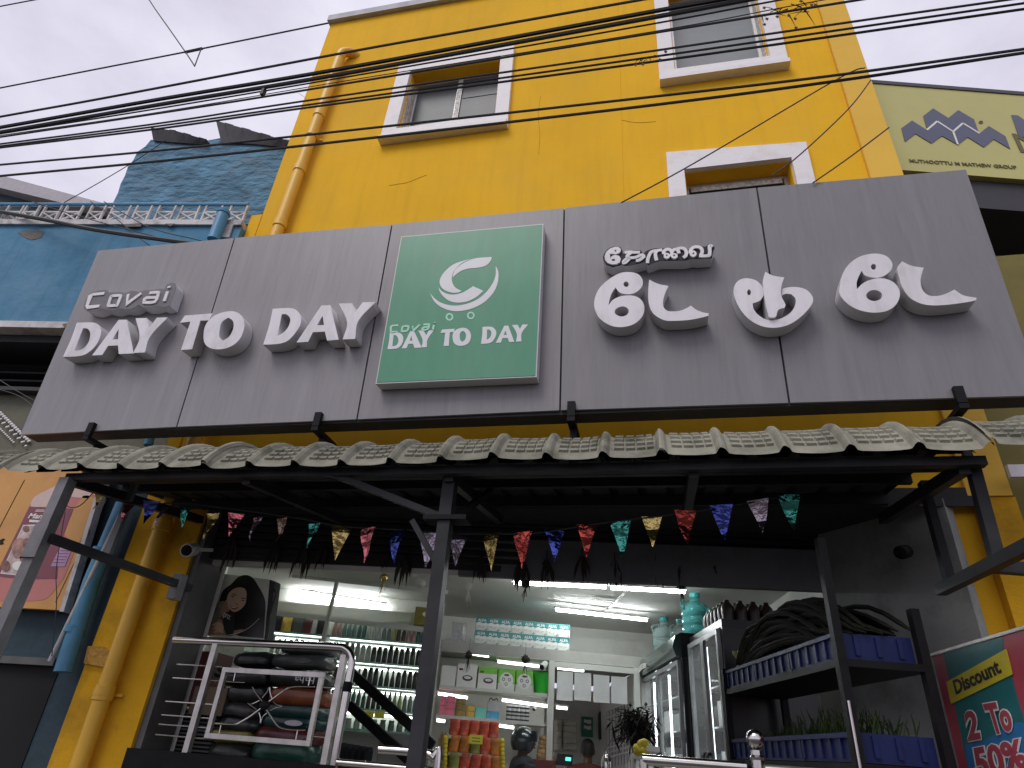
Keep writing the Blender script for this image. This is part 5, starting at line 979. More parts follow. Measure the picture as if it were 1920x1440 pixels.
for F_, L_, own in ((F1, L1, 'green headed cooler'), (F2, L2, 'nearer cooler')):
    for j, z_ in enumerate((1.2, 1.55, 1.88)):
        for k in range(5):
            w_ = (L_-.12)/5; h_ = r.uniform(.14, .24); mt = r.choice(['print_white', 'silver_bag', 'bottle_aqua', 'bottle_pale', 'paper_white']) if z_ > 1.25 else ('snack_orange' if F_ is F2 else r.choice(['print_white', 'lemon', 'blue_print', 'silver_bag']))
            MB().obox(F_.w(.06+w_*k+.01, z_+.0005, -.42), F_.ex*(w_-.02), F_.n*.3, Z*h_).build('chilled_pack', mt, label='chilled pack, %s from the back end on the %s shelf of the %s' % (ords[k], ('lower', 'middle', 'upper')[j], own), cat='pack', group='packs inside the coolers')
def jar(px_, pyb, F_, zt_, mt, lab, d=-.28, sc=1.0):
    u = F_.px(px_, pyb, d).x; p = F_.w(u, zt_+.001, d); t = thing('water_jar', lab, 'water jar', p)
    pr = [(.10, 0), (.125, .01), (.13, .03), (.122, .05), (.13, .07), (.13, .11), (.122, .125), (.13, .14), (.13, .19), (.122, .205), (.13, .22), (.13, .26), (.115, .30), (.07, .335), (.045, .35), (.04, .385)]
    MB().lathe([(a*sc, b*sc) for a, b in pr], p, 18).build('body', mt, t); MB().lathe([(.044*sc, .385*sc), (.048*sc, .39*sc), (.048*sc, .425*sc), (.04*sc, .43*sc)], p, 14).build('cap', 'cap_aqua', t)
    MB().tube(smooth_path([p+V((-.10, -.06, .27))*sc, p+V((-.13, -.09, .30))*sc, p+V((-.10, -.07, .34))*sc, p+V((-.06, -.04, .345))*sc], 3), .012*sc, 6).build('handle', mt, t)
jar(1307, 1180, F1, zf, 'jar_aqua', 'large aqua blue water jar nearest the entrance on top of the green headed cooler', -.25, 1.0)
jar(1247, 1210, F1, zf, 'jar_clear', 'pale water jar in a clear wrapper at the far end of the cooler top', -.25, 1.05)
jar(1276, 1195, F1, zf, 'jar_clear', 'small pale water jar between the two larger jars on the cooler', -.30, .8)
pk = thing('bottle_pack', 'shrink wrapped pack of dark drink bottles on top of the nearer cooler', 'bottle pack', F2.w(L2*.7, z2+.001, -.3))
for i in range(6):
    for j in range(4):
        MB().lathe([(.045, 0), (.048, .01), (.044, .05), (.048, .08), (.044, .12), (.02, .15), (.018, .165)], F2.w(L2*.28+.098*i, z2+.002, -.10-.098*j), 10).build('bottle', 'bottle_brown', pk)
# ------------------------------------------------------------------ vegetable rack on the right
ra, rb = PZ(1367, 1260, 2.18), PZ(1570, 1190, 2.18); RFm = Frame((ra.x, ra.y, 0), V((rb.x-ra.x, rb.y-ra.y, 0)), Z); RL = (V((rb.x-ra.x, rb.y-ra.y, 0))).length; RD = .36
vr = thing('vegetable_rack', 'black steel rack holding blue vegetable crates at the right of the entrance', 'rack', RFm.w(RL/2, .142, -.2))
zu = RFm.px(1470, 1262).y; zu0 = RFm.px(1367, 1292).y; zl1 = RFm.px(1490, 1379).y; zl0 = RFm.px(1490, 1418).y
for (s_, d_, zt_) in ((RL+.03, .02, 2.62), (RL+.03, -RD, RFm.px(1670, 1165, -RD).y+.02), (-.03, .02, 2.2), (-.03, -RD, 2.2)): MB().obox(RFm.w(s_-.02, .142, d_-.02), RFm.ex*.04, RFm.n*.04, Z*(zt_-.142)).build('upright', 'black_steel', vr)
zU = 2.075; zL = zl0-.02
for z_ in (zU, zL, zL-.45): bbox_('shelf', 'black_steel', -.05, RL+.05, z_-.035, z_-.004, -RD-.01, .03, vr, RFm)
MB().tube([RFm.w(RL+.055, 1.35, .03), RFm.w(RL+.055, 1.9, .03)], .006, 6).build('shiny_edge', 'steel', vr)
def crate(s0, s1, z_, h, lab, d1=.01, d0=None):
    d0 = -RD+.02 if d0 is None else d0; t = thing('vegetable_crate', lab, 'crate', RFm.w((s0+s1)/2, z_, -.15), 'blue crates on the vegetable rack')
    B_ = lambda n_, a, b, c, d, e, f: bbox_(n_, 'crate_blue', a, b, c, d, e, f, t, RFm)
    B_('base', s0, s1, z_, z_+.012, d0, d1)
    for a, b, c, d in ((s0, s1, d1-.012, d1), (s0, s1, d0, d0+.012), (s0, s0+.012, d0+.0121, d1-.0121), (s1-.012, s1, d0+.0121, d1-.0121)): B_('side', a, b, z_+.0121, z_+h, c, d)
    B_('rim', s0-.008, s1+.008, z_+h-.022, z_+h-.004, d1+.0005, d1+.016); n_ = max(3, int((s1-s0)/.10))
    for k in range(n_+1): B_('rib', s0+(s1-s0-.02)*k/n_, s0+(s1-s0-.02)*k/n_+.02, z_+.013, z_+h-.023, d1+.0005, d1+.010)
    for k in range(3): B_('end_rib', s1+.0005, s1+.010, z_+.02, z_+h-.01, d0+.05+k*.1, d0+.07+k*.1)
for k in range(3): crate(RL*k/3+.005, RL*(k+1)/3-.005, zU+.0, .115, 'blue crate on the upper rack shelf, %s' % ('at the far end by the cooler', 'in the middle', 'at the near end by the upright')[k])
for k in range(3): crate(RL*k/3+.005, RL*(k+1)/3-.005, zL, zl1-zL, 'blue crate on the lower rack shelf, %s' % ('behind the ball topped post', 'in the middle', 'at the near end by the upright')[k])
bn = MB(); r = random.Random(3)
for k in range(190):
    d_ = r.uniform(-.32, .0); s0_ = r.uniform(.10, .6); L = r.uniform(.75, 1.1); h = r.uniform(.02, .21)*(1-abs(d_+.16)*1.5); q_ = [RFm.w(s0_, 2.19+h*.3, d_), RFm.w(s0_+L*.35, 2.20+h*1.25, d_+.02), RFm.w(s0_+L*.7, 2.20+h*1.1, d_), RFm.w(min(s0_+L, RL+.02), 2.18+h*.25, d_-.02)]; bn.tube(smooth_path(q_, 3), [.013]*9+[.005], 5)
bn.build('drumstick_heap', 'veg_dark', label='heap of long dark drumstick pods arching over the upper blue crates', cat='vegetables', kind='stuff', fix=False)
bb_ = MB()
for k in range(9): q_ = RFm.w(.05+.04*k, 2.19, -.05-.02*(k % 4)); bb_.tube(smooth_path([q_, q_+V((.01, -.02, .06)), q_+V((-.03, -.05, .11))], 4), [.016]*4+[.018]*4+[.006], 6)
bb_.build('banana_bunch', 'veg_pale', label='bunch of pale green bananas at the far end of the upper crates', cat='fruit bunch', fix=False)
lf = MB()
for k in range(260):
    s_ = r.uniform(.3, RL-.03); q_ = RFm.w(s_, zl1-.01, r.uniform(-.3, -.02)); t_ = q_+V((r.gauss(0, .03), r.gauss(0, .03), r.uniform(.05, .14)*(1.2-abs(s_-RL*.75)))); lf.tube([q_, (q_+t_)/2+V((.005, 0, .01)), t_], [.003, .004, .001], 4)
lf.build('leafy_greens', 'veg_green', label='leafy greens spilling out of the lower blue crates', cat='vegetables', kind='stuff', fix=False)
# hanging ornaments
for k, (a, b, yy, mt, s_, lab) in enumerate(((720, 1083, 5.0, 'foil_gold', .9, 'shiny gold tassel ornament hanging left of the steel post'), (986, 1094, 5.05, 'dry_leaf', 1.0, 'spiky dark ornament hanging before the left end of the nearest tube light'), (1277, 1096, 5.0, 'dry_leaf', 1.0, 'dark round ornament hanging beside the aqua water jar'), (879, 1228, 6.0, 'dry_leaf', .9, 'dark ball ornament hanging just right of the steel post'), (985, 1236, 6.2, 'dry_leaf', 1.0, 'dark ball ornament hanging above the green boxes'), (879, 1100, 5.0, 'paper_white', .6, 'thin white tassel hanging right of the steel post'))):
    p = PY(a, b, yy); t = thing('hanging_ornament', lab, 'ornament', p); s_ *= .045; mb = MB(); rr = random.Random(k)
    for q_ in range(40):
        d_ = V((rr.gauss(0, 1), rr.gauss(0, 1), rr.gauss(0, 1))).normalized()*s_; mb.tube([p, p+d_], [.004, .002], 4)
    mb.ball(p, s_*.8, 8, 6); mb.build('head', mt, t, fix=False); tb_ = MB()
    for q_ in range(7): tb_.tube([p-Z*s_*.7, p+V((rr.uniform(-.03, .03), rr.uniform(-.02, .02), -rr.uniform(.10, .16)))], [.003, .0015], 4)
    tb_.build('strands', mt, t, fix=False); MB().tube([p, (p.x, p.y, 2.72 if yy < 5.5 else 2.49)], .0015, 4).build('string', 'cable_black', t)
bp = thing('pvc_bend', 'white pipe bend hanging from the beam left of the steel post', 'pipe', PY(780, 1060, 4.95)); MB().tube(smooth_path([PY(a, b, 4.95) for a, b in ((860, 1058), (800, 1056), (785, 1060), (779, 1070), (781, 1080))], 4), .018, 8).build('pipe', 'cctv_white', bp)
sp = thing('spot_lamp', 'small white spot lamp under the beam left of the steel post', 'lamp', PY(785, 1098, 5.05)); p = PY(785, 1100, 5.05); MB().lathe([(.02, 0), (.036, .01), (.04, .05), (.015, .07)], p, 12, ax=V((.5, -.5, .6))).build('head', 'cctv_white', sp); MB().bar(p+V((.03, -.02, .05)), p+V((.09, 0, .10)), .012, .012).build('arm', 'tin_light', sp)

# ------------------------------------------------------------------ two people
def skin_body(name, joints, bones, mat, parent, lev=2, smooth_=True, root=0):
    me = bpy.data.meshes.new(name); org = rootloc(parent); keys = list(joints); me.from_pydata([tuple(V(joints[k][0])-org) for k in keys], [(keys.index(a), keys.index(b)) for a, b in bones], []); me.materials.append(MATS[mat])
    o = bpy.data.objects.new(name, me); COL.objects.link(o); o.parent = parent; m_ = o.modifiers.new('skin', 'SKIN'); m_.use_smooth_shade = True
    for k, sv in zip(keys, me.skin_vertices[0].data): rr = joints[k][1]; sv.radius = (rr, rr) if not isinstance(rr, tuple) else rr; sv.use_root = (k == keys[root])
    s_ = o.modifiers.new('subdivision', 'SUBSURF'); s_.levels = s_.render_levels = lev
    return o
def person(p, hgt, face, lab, mats, helmet=False):
    """standing figure with its head top at height hgt over p, turned to the angle face"""
    t = thing('person', lab, 'person', p); k = hgt/1.68; c_, s_ = math.cos(face), math.sin(face); p = V(p)
    W = lambda x_, y_, z_: p+V((x_*c_-y_*s_, x_*s_+y_*c_, z_))*k      # x right, y ahead
    top, leg, skin = mats
    body = {'pelvis': (W(0, 0, .92), .145*k), 'belly': (W(0, 0, 1.08), .15*k), 'chest': (W(0, .0, 1.26), .165*k), 'collar': (W(0, -.01, 1.38), .12*k), 'neck': (W(0, 0, 1.45), .06*k)}
    bones = [('pelvis', 'belly'), ('belly', 'chest'), ('chest', 'collar'), ('collar', 'neck')]
    for sd_, q_ in ((-1, 'l'), (1, 'r')):
        body.update({'sh'+q_: (W(.185*sd_, -.01, 1.355), .072*k), 'el'+q_: (W(.25*sd_, .02, 1.10), .052*k), 'wr'+q_: (W(.23*sd_, .16, .90), .04*k)}); bones += [('collar', 'sh'+q_), ('sh'+q_, 'el'+q_), ('el'+q_, 'wr'+q_)]
    skin_body('shirt', body, bones, top, t, 2)
    lg = {'hip': (W(0, 0, .95), .14*k)}; bn_ = []
    for sd_, q_ in ((-1, 'l'), (1, 'r')): lg.update({'th'+q_: (W(.09*sd_, 0, .84), .095*k), 'kn'+q_: (W(.10*sd_, .02, .48), .065*k), 'an'+q_: (W(.10*sd_, -.02, .10), .05*k), 'toe'+q_: (W(.11*sd_, .14, .045), .042*k)}); bn_ += [('hip', 'th'+q_), ('th'+q_, 'kn'+q_), ('kn'+q_, 'an'+q_), ('an'+q_, 'toe'+q_)]
    skin_body('trousers', lg, bn_, leg, t, 2)
    hd = MB(); hc = W(0, .015, 1.565); vs = []; fs = []
    n, m_ = 18, 12
    for i in range(m_+1):
        ph = math.pi*i/m_
        for j in range(n):
            a = 2*math.pi*j/n; x_ = .075*math.sin(ph)*math.cos(a); y_ = .095*math.sin(ph)*math.sin(a); z_ = .118*math.cos(ph)
            if z_ < 0: x_ *= 1+z_*2.4; y_ = y_*(1+z_*1.2)+(.012 if y_ > 0 else 0)
            if y_ > .07 and abs(x_) < .02 and -.05 < z_ < .03: y_ += .018*(1-abs(x_)/.02)     # nose
            if y_ > .06 and .012 < z_ < .04 and abs(x_) > .015: y_ -= .008                     # eye sockets
            vs.append(hc+(W(x_, y_, z_)-p))
    for i in range(m_):
        for j in range(n): fs.append((i*n+j, i*n+(j+1) % n, (i+1)*n+(j+1) % n, (i+1)*n+j))
    hd.add(vs, fs, True); hd.tube([W(0, -.01, 1.40), W(0, .0, 1.52)], .05*k, 12)
    for sd_ in (-1, 1): hd.ball(W(.077*sd_, 0, 1.56), .022*k, 8, 6, (.45, .8, 1.3))
    ho = hd.build('head', skin, t)
    for sd_ in (-1, 1): MB().ball(W(.03*sd_, .098, 1.59), .010*k, 8, 6).build('eye', 'hair_black', ho)
    MB().ball(W(0, .104, 1.508), .016*k, 8, 5, (1.4, .5, .4)).build('mouth', 'carton_maroon', ho)
    for sd_ in (-1, 1):                                                                       # hands: palm, four fingers, thumb
        b_ = W(.23*sd_, .16, .90); dn = (W(.01*sd_, .05, -.09)-p).normalized(); sidev = (W(sd_, 0, 0)-p).normalized(); fw_ = sidev.cross(dn)
        hj = {'w': (b_, .026*k), 'p': (b_+dn*.07*k, .030*k)}; hb = [('w', 'p')]; L_ = (.062, .072, .068, .052)
        for f_ in range(4):
            o_ = fw_*(.030-.020*f_)*k; a1 = b_+dn*.095*k+o_; a2 = a1+dn*L_[f_]*.5*k-sidev*.006*k; a3 = a2+dn*L_[f_]*.45*k-sidev*.018*k
            hj.update({'a%d' % f_: (a1, .011*k), 'b%d' % f_: (a2, .009*k), 'c%d' % f_: (a3, .007*k)}); hb += [('p', 'a%d' % f_), ('a%d' % f_, 'b%d' % f_), ('b%d' % f_, 'c%d' % f_)]
        t1 = b_+dn*.03*k+fw_*.032*k; t2 = t1+dn*.035*k+fw_*.018*k; hj.update({'t1': (t1, .012*k), 't2': (t2, .009*k)}); hb += [('w', 't1'), ('t1', 't2')]
        skin_body('hand', hj, hb, skin, t, 1)
    if helmet:
        hm = MB(); vs = []; fs = []; n, m_ = 22, 11
        for i in range(m_+1):
            ph = .70*math.pi*i/m_
            for j in range(n):
                a = 2*math.pi*j/n; rx, ry, rz = .112, .130, .135; fy = math.sin(ph)*math.sin(a)
                low = 1.0; x_ = rx*math.sin(ph)*math.cos(a); y_ = ry*fy; z_ = rz*math.cos(ph)
                if fy > .45 and z_ < .02: z_ = max(z_, .02)            # open face
                vs.append(W(x_, y_-.005, 1.555+z_))
        for i in range(m_):
            for j in range(n): fs.append((i*n+j, i*n+(j+1) % n, (i+1)*n+(j+1) % n, (i+1)*n+j))
        hm.add(vs, fs, True).build('helmet', 'helmet', t)
        vz = []; n_ = 13
        for zz_, rr in ((1.56, 1.07), (1.60, 1.10), (1.65, 1.05)):
            for j in range(n_): a = math.pi*(.10+.8*j/(n_-1)); vz.append(W(.112*rr*math.cos(a), .13*rr*math.sin(a)-.005, zz_))
        MB().add(vz, [(i*n_+j, i*n_+j+1, (i+1)*n_+j+1, (i+1)*n_+j) for i in range(2) for j in range(n_-1)], True).build('visor', 'visor', t, fix=False)
    else:
        hr = MB(); vs = []; fs = []; n, m_ = 18, 9
        for i in range(m_+1):
            ph = .62*math.pi*i/m_
            for j in range(n):
                a = 2*math.pi*j/n; x_ = .084*max(math.sin(ph), 0)**.8*math.cos(a); y_ = .104*max(math.sin(ph), 0)**.8*math.sin(a); z_ = .122*math.copysign(abs(math.cos(ph))**1.0, math.cos(ph))-.03*math.sin(ph)**2*0
                z_ = max(z_, .06*max(0, min(1, (math.sin(a)+.1)*2.2))-.05);
                vs.append(W(x_, y_+.012, 1.568+z_))
        for i in range(m_):
            for j in range(n): fs.append((i*n+j, i*n+(j+1) % n, (i+1)*n+(j+1) % n, (i+1)*n+j))
        hr.add(vs, fs, True).build('hair', 'hair_black', t)
    return t
hpx = PY(984, 1357, 6.95); person((hpx.x, 6.95, .201), hpx.z-.201-.03, math.radians(-62), 'person in dark clothes and a black motorcycle helmet facing the counter', ('cloth_navy', 'trousers', 'skin_brown'), True)
hp2 = PY(1102, 1386, 8.1); person((hp2.x, 8.1, .201), hp2.z-.201, math.radians(8), 'bareheaded person in a dark maroon shirt seen from behind at the counter', ('cloth_maroon', 'trousers', 'skin_brown'))
# ------------------------------------------------------------------ the blue house on the left
m = M('blue_flaky', (0.075, 0.19, 0.29), 0.85, var=0.38, scale=2.2, bump=1.0, bscale=4.5, stretch=(1, 1, 1.7), bdist=.09, dirt=(0.12, 0.15, 0.18), dirt_amt=0.6, dirt_scale=1.4)
M('blue_paint', (0.08, 0.225, 0.355), 0.8, spec=.2, var=0.16, scale=2.2, bump=0.35, bscale=12, dirt=(0.15, 0.25, 0.34), dirt_amt=.6, dirt_scale=1.1, streak=(0.05, 0.15, 0.24), streak_amt=.6)
M('blue_dark', (0.022, 0.050, 0.068), 0.75, var=0.3, scale=3, bump=.3, bscale=20, dirt=(0.02, 0.03, 0.035), dirt_amt=.7)  # blue of the lower wall with its shade put into the colour
M('blue_pipe', (0.06, 0.24, 0.40), 0.4, var=.15); M('old_white', (0.55, 0.54, 0.54), .8, var=.2, scale=8, dirt=(0.2, 0.18, 0.17), dirt_amt=.8, dirt_scale=6); M('bare_patch', (0.16, 0.145, 0.13), .9, var=.3, scale=12, bump=.5); M('asbestos', (0.07, 0.07, 0.08), .8, var=.25); M('void_black', (0.006, 0.006, 0.007), .9); M('olive_wall', (0.13, 0.13, 0.095), .8, var=.15, bump=.1); M('louvre', (0.028, 0.028, 0.032), .6, var=.2)
M('roof_lilac', (0.40, 0.38, 0.41), .8, var=.1); M('board_orange', (0.60, 0.30, 0.075), .45, var=.07, scale=2, dirt=(0.45, 0.21, 0.06), dirt_amt=.5); M('board_pink', (0.50, 0.17, 0.15), .4, var=.06); M('board_pale', (0.62, 0.46, 0.42), .4, var=.12, scale=3); M('board_maroon', (0.20, 0.045, 0.065), .4, var=.05); M('board_lilac', (0.42, 0.26, 0.46), .4); M('food_a', (0.36, 0.20, 0.15), .4, var=.5, scale=16); M('food_b', (0.22, 0.10, 0.075), .4, var=.5, scale=18); M('food_c', (0.50, 0.40, 0.37), .4, var=.4, scale=14)
BLF = Frame((-4.24, 4.31, 0), V((2.89, 0.41, 0)), Z); bl_ = lambda a, b, d=0.0: BLF.w(*BLF.px(a, b, d), d)
bh = thing('blue_house', 'weathered blue painted house with a railed balcony left of the yellow building', 'house', (-5.6, 4.6, .142))
zb = BLF.px(60, 604).y; zt_ = BLF.px(250, 424).y; ztop = BLF.px(250, 415).y
bbox_('front_wall', 'blue_paint', -4.2, .06, zb, zt_, -.25, 0, bh, BLF)
bbox_('balcony_edge', 'old_white', -4.2, .06, zt_+.001, ztop, -.9, .03, bh, BLF); bbox_('lower_edge', 'old_white', -4.2, .06, zb-.075, zb-.001, -.25, .02, bh, BLF)
pp = [(100,1305),(150,1298),(250,1300),(235,1335),(180,1350),(130,1330)]; shape('bare_patch', [smooth_poly([BLF.px(x/3, y/3, .001) for x, y in pp], 2, 70)], BLF, .001, .004, 'bare_patch', bh)
for pp in ([(700,1262),(800,1255),(790,1275),(710,1275)], [(930,1258),(985,1258),(960,1272)]): shape('bare_patch', [[BLF.px(x/3, y/3, .032) for x, y in pp]], BLF, .031, .034, 'bare_patch', bh)
for k, s_ in enumerate((-3.4, -2.75, -1.35)): shape('bare_patch', [[(s_, zb-.07), (s_+.25, zb-.065), (s_+.31, zb-.02), (s_+.10, zb-.008), (s_-.04, zb-.03)]], BLF, .021, .024, 'bare_patch', bh)
blk = [(283,262),(330,260),(385,264),(412,259),(470,256),(545,262),(545,420),(200,420),(206,398),(212,380),(221,362),(226,345),(234,330),(240,312),(250,300),(258,284),(272,275)]
D2 = -1.3
shape('stair_block', [[BLF.px(a, b, D2) for a, b in blk]], BLF, D2-3, D2, 'blue_flaky', bh)
def roofsheet(pts, nm):
    mb = MB(); P = [BLF.px(a, b, D2+.08) for a, b in pts]; n_ = len(P)//2
    top = P[:n_]; bot = P[n_:][::-1]
    for k in range(n_-1):
        for j in range(4):
            f0, f1 = j/4, (j+1)/4; a, b = lerp(top[k], top[k+1], f0), lerp(top[k], top[k+1], f1); c, d = lerp(bot[k], bot[k+1], f1), lerp(bot[k], bot[k+1], f0); h = .012*(j % 2)
            mb.hexa([BLF.w(d.x, d.y, D2+.03), BLF.w(c.x, c.y, D2+.03), BLF.w(b.x, b.y+h, D2+.10), BLF.w(a.x, a.y+h, D2+.10)]+[BLF.w(d.x, d.y+.02, D2-.02), BLF.w(c.x, c.y+.02, D2-.02), BLF.w(b.x, b.y+h+.02, D2-.01), BLF.w(a.x, a.y+h+.02, D2-.01)])
    mb.build(nm, 'asbestos', bh, fix=False)
roofsheet([(284,241),(330,247),(388,264), (386,266),(330,262),(284,258)], 'roof_sheet'); roofsheet([(406,228),(470,246),(545,268), (545,272),(470,264),(412,262)], 'roof_sheet')
# balcony railing
rl = thing('balcony_railing', 'blue topped balcony railing with white crossed panels on the blue house', 'railing', bl_(230, 415))
za = ztop+.002; zr = BLF.px(230, 380).y; zm = za+(zr-za)*.58
MB().tube([BLF.w(-4.2, zr, -.03), BLF.w(.02, zr, -.03)], .022, 8).build('top_rail', 'blue_pipe', rl); MB().tube([BLF.w(-4.2, za+.03, -.03), BLF.w(.02, za+.03, -.03)], .011, 6).build('bottom_rail', 'old_white', rl)
for x0, x1 in ((-40,-10), (10,38), (44,68), (80,110), (120,150), (167,193), (208,240), (253,280), (295,325), (338,370), (383,413), (430,460)):
    s0, s1 = BLF.px(x0, 400, -.03).x, BLF.px(x1, 400, -.03).x
    for s_ in (s0, s1): MB().bar(BLF.w(s_, za, -.03), BLF.w(s_, zr-.02, -.03), .022, .022, up=Y).build('baluster', 'old_white', rl)
    MB().bar(BLF.w(s0+.012, zm, -.03), BLF.w(s1-.012, zm, -.03), .02, .02).build('panel_bar', 'old_white', rl)
    MB().bar(BLF.w(s0+.012, za+.045, -.03), BLF.w(s1-.012, zm-.015, -.03), .018, .018).build('cross_bar', 'old_white', rl); MB().bar(BLF.w(s1-.012, za+.045, -.022), BLF.w(s0+.012, zm-.015, -.022), .016, .016).build('cross_bar', 'old_white', rl)
bpz = thing('rain_pipe', 'short blue capped rain pipe beside the balcony railing', 'pipe', bl_(400, 447, .08)); MB().tube([bl_(400, 450, .08), bl_(419, 400, .08)], .062, 12).build('pipe', 'blue_pipe', bpz); MB().tube([bl_(418.5, 402, .08), bl_(421, 396, .08)], [.07, .06], 12).build('cap', 'blue_paint', bpz)
MB().slab([bl_(413, 447, .01), bl_(430, 447, .01), bl_(442, 414, .01), bl_(430, 414, .01)], BLF.n*.02).build('white_plate', 'old_white', bh)
# lower storey of the blue house: dark louvred opening, drab wall with imitated light spots, orange advert board
bbox_('soffit', 'louvre', -4.2, .06, zb-.16, zb-.077, -.9, -.12, bh, BLF)
zl_ = BLF.px(30, 745, -.5).y
bbox_('opening_back', 'void_black', -4.2, .06, zl_-.05, zb-.161, -.95, -.85, bh, BLF)
lv = thing('louvred_window', 'dark horizontal louvres under the blue front wall at the far left', 'window', bl_(40, 745, -.5)); zz = zl_
while zz < zb-.25: MB().obox(BLF.w(-3.6, zz, -.5), BLF.ex*3.6, BLF.n*-.10+Z*.05, Z*.018).build('louvre', 'louvre', lv); zz += .095
bbox_('drab_wall', 'olive_wall', -4.2, .06, 3.1, zl_-.052, -.7, -.35, bh, BLF); bbox_('drab_ledge', 'louvre', -4.2, .06, zl_-.05, zl_-.01, -.55, -.25, bh, BLF)
bd_ = MB()  # white balls imitate spots of light on the drab wall
for k in range(16):
    f = k/15; q = bl_(0+54*f, 776+53*f, -.33)
    for e_ in ((0, 0), (6, 9)): q = bl_(0+54*f-e_[0], 774+53*f+e_[1]*(.5+.5*(k % 2)), -.33); bd_.ball(q, .016 if e_[0] == 0 else .011, 7, 5, (1.3, .5, 1))
    if k < 10: q = bl_(-2+30*f*1.5, 802+30*f*1.5, -.33); bd_.ball(q, .010, 6, 4, (1.3, .5, 1))
bd_.build('light_spots', 'white_paint', label='white balls imitating light spots slanting across the drab wall left of the sign', cat='light spots', kind='stuff')
wl_ = bbox_('ledge_wall', 'old_white', -3.0, -.05, 3.30, 3.52, -.33, -.28, bh, BLF)
MB().tube([bl_(278, 835, -.2), bl_(286, 800, -.2)], .04, 10).build('pipe_stub', 'blue_pipe', bh)
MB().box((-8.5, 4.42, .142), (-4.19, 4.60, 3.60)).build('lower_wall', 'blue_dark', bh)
MB().box((-7.5, 4.412, .142), (PY(112, 1250, 4.41).x, 4.419, PY(60, 1243, 4.41).z)).build('doorway_shade', 'void_black', bh); q = PY(112, 1250, 4.41); MB().box((-7.5, 4.36, q.z), (q.x-.02, 4.418, q.z+.05)).build('doorway_lintel', 'jamb_dark', bh)  # black sheet on the wall imitates the unlit depth of a doorway
MF = Frame((0, 4.30, 0), X, Z); mc = lambda pts, d=.001: [MF.px(x/5.76, 900+y/5.76, d) for x, y in pts]
mb_ = thing('advert_board', 'orange advert board printed with a pink bag of pulses and the word Mantra', 'advert board', (-5.2, 4.3, 2.3)); mb_['label'] = 'orange advert board printed with a large pink bag on the blue wall at far left'
bq = [MF.px(-330, 1120), MF.px(116, 1144), MF.px(200, 872), MF.px(-130, 845)]
MB().slab([MF.w(p.x, p.y, 0) for p in bq], (0, .06, 0)).build('board', 'board_orange', mb_)
MB().slab([MF.w(*MF.px(a, b, .012), .012) for a, b in ((111, 1146), (119, 1147), (203, 874), (197, 870))], (0, .07, 0)).build('edge_trim', 'old_white', mb_)
mp_ = lambda nm, pts, lay, mat, sm=3, cor=55: shape(nm, [smooth_poly(mc(pts), sm, cor)], MF, .001+lay*.0012, .001+lay*.0012+.001, mat, mb_)
mp_('print_bag', [(300,330),(335,250),(380,180),(520,105),(650,45),(800,8),(870,30),(930,100),(1010,160),(1030,220),(960,360),(850,640),(700,1040),(600,1180),(530,1260),(440,1300),(0,1310),(-400,1290),(-300,1060),(0,1000),(160,650)], 0, 'board_pink')
mp_('print_bag_top', [(335,250),(380,180),(520,105),(650,45),(800,8),(870,30),(930,100),(1000,150),(960,200),(840,190),(770,180),(700,260),(560,290),(340,290)], 1, 'board_pale')
mp_('print_orange', [(960,170),(1040,210),(1000,330),(900,600),(830,720),(760,650),(700,590),(800,320),(900,170)], 1, 'board_orange')
mp_('print_panel', [(320,288),(795,312),(640,720),(620,1065),(270,1072),(-60,1035),(0,940)], 2, 'board_maroon', 1)
mp_('print_food_frame', [(255,488),(482,478),(232,1035),(8,1012)], 3, 'print_white', 1)
mp_('print_food', [(258,498),(460,492),(225,1022),(20,1002)], 4, 'food_c', 1)
for k, (cx_, cy_, rx, ry, mt) in enumerate(((270,640,70,70,'food_c'), (230,740,95,110,'food_a'), (300,690,45,60,'food_b'), (190,810,40,40,'food_a'), (280,850,60,45,'food_b'), (70,930,50,60,'food_b'), (210,930,70,50,'print_white'), (290,530,35,35,'food_b'), (400,530,30,40,'food_b'), (360,610,35,35,'food_a'))): mp_('print_food', ell(cx_, cy_, rx, ry, 12), 5+(k % 3), mt, 2)
mp_('print_note', [(668,700),(790,718),(702,936),(553,932)], 3, 'board_lilac', 1)
for k in range(5): mp_('print_line', [(660-20*k,760+32*k),(760-14*k,764+32*k),(758-14*k,770+32*k),(658-20*k,767+32*k)], 4, 'board_maroon', 1)
a, b = mc([(302, 415), (560, 425)]); c = mc([(320, 360)])[0]
text('print_word', 'Mantra', MF, a.x, 0, b.x-a.x, c.y-a.y, .0048, .0058, 'print_white', mb_, bold=.03, xf=lambda u, t: (u+.25*t, a.y+t+(b.y-a.y)*(u-a.x)/(b.x-a.x)))
for pts in ([(385,335),(495,335),(495,342),(385,342)], [(395,322),(480,322),(480,328),(395,328)], [(325,430),(425,436),(420,460),(318,455)], [(432,432),(465,434),(458,464),(428,460)]): mp_('print_mark', pts, 3, 'print_white', 1)
mp_('print_stain', [(0,650),(40,632),(55,640),(30,665),(45,690),(0,700)], 1, 'void_black', 2)
shape('joint', [ribbon(mc([(265,0),(130,255),(0,505),(-130,760)]), .006)], MF, .001, .003, 'void_black', mb_); shape('joint', [ribbon(mc([(1150,205),(900,700),(740,1020),(600,1320)]), .005)], MF, .001, .003, 'bag_maroon', mb_)
pp_ = thing('rain_pipe', 'thick blue rain pipe between the orange advert board and the yellow pillar', 'pipe', PY(125, 1280, 4.3)); MB().tube([PY(118, 1260, 4.30), PY(172, 1090, 4.30), PY(232, 945, 4.30)], .062, 14).build('pipe', 'blue_pipe', pp_)
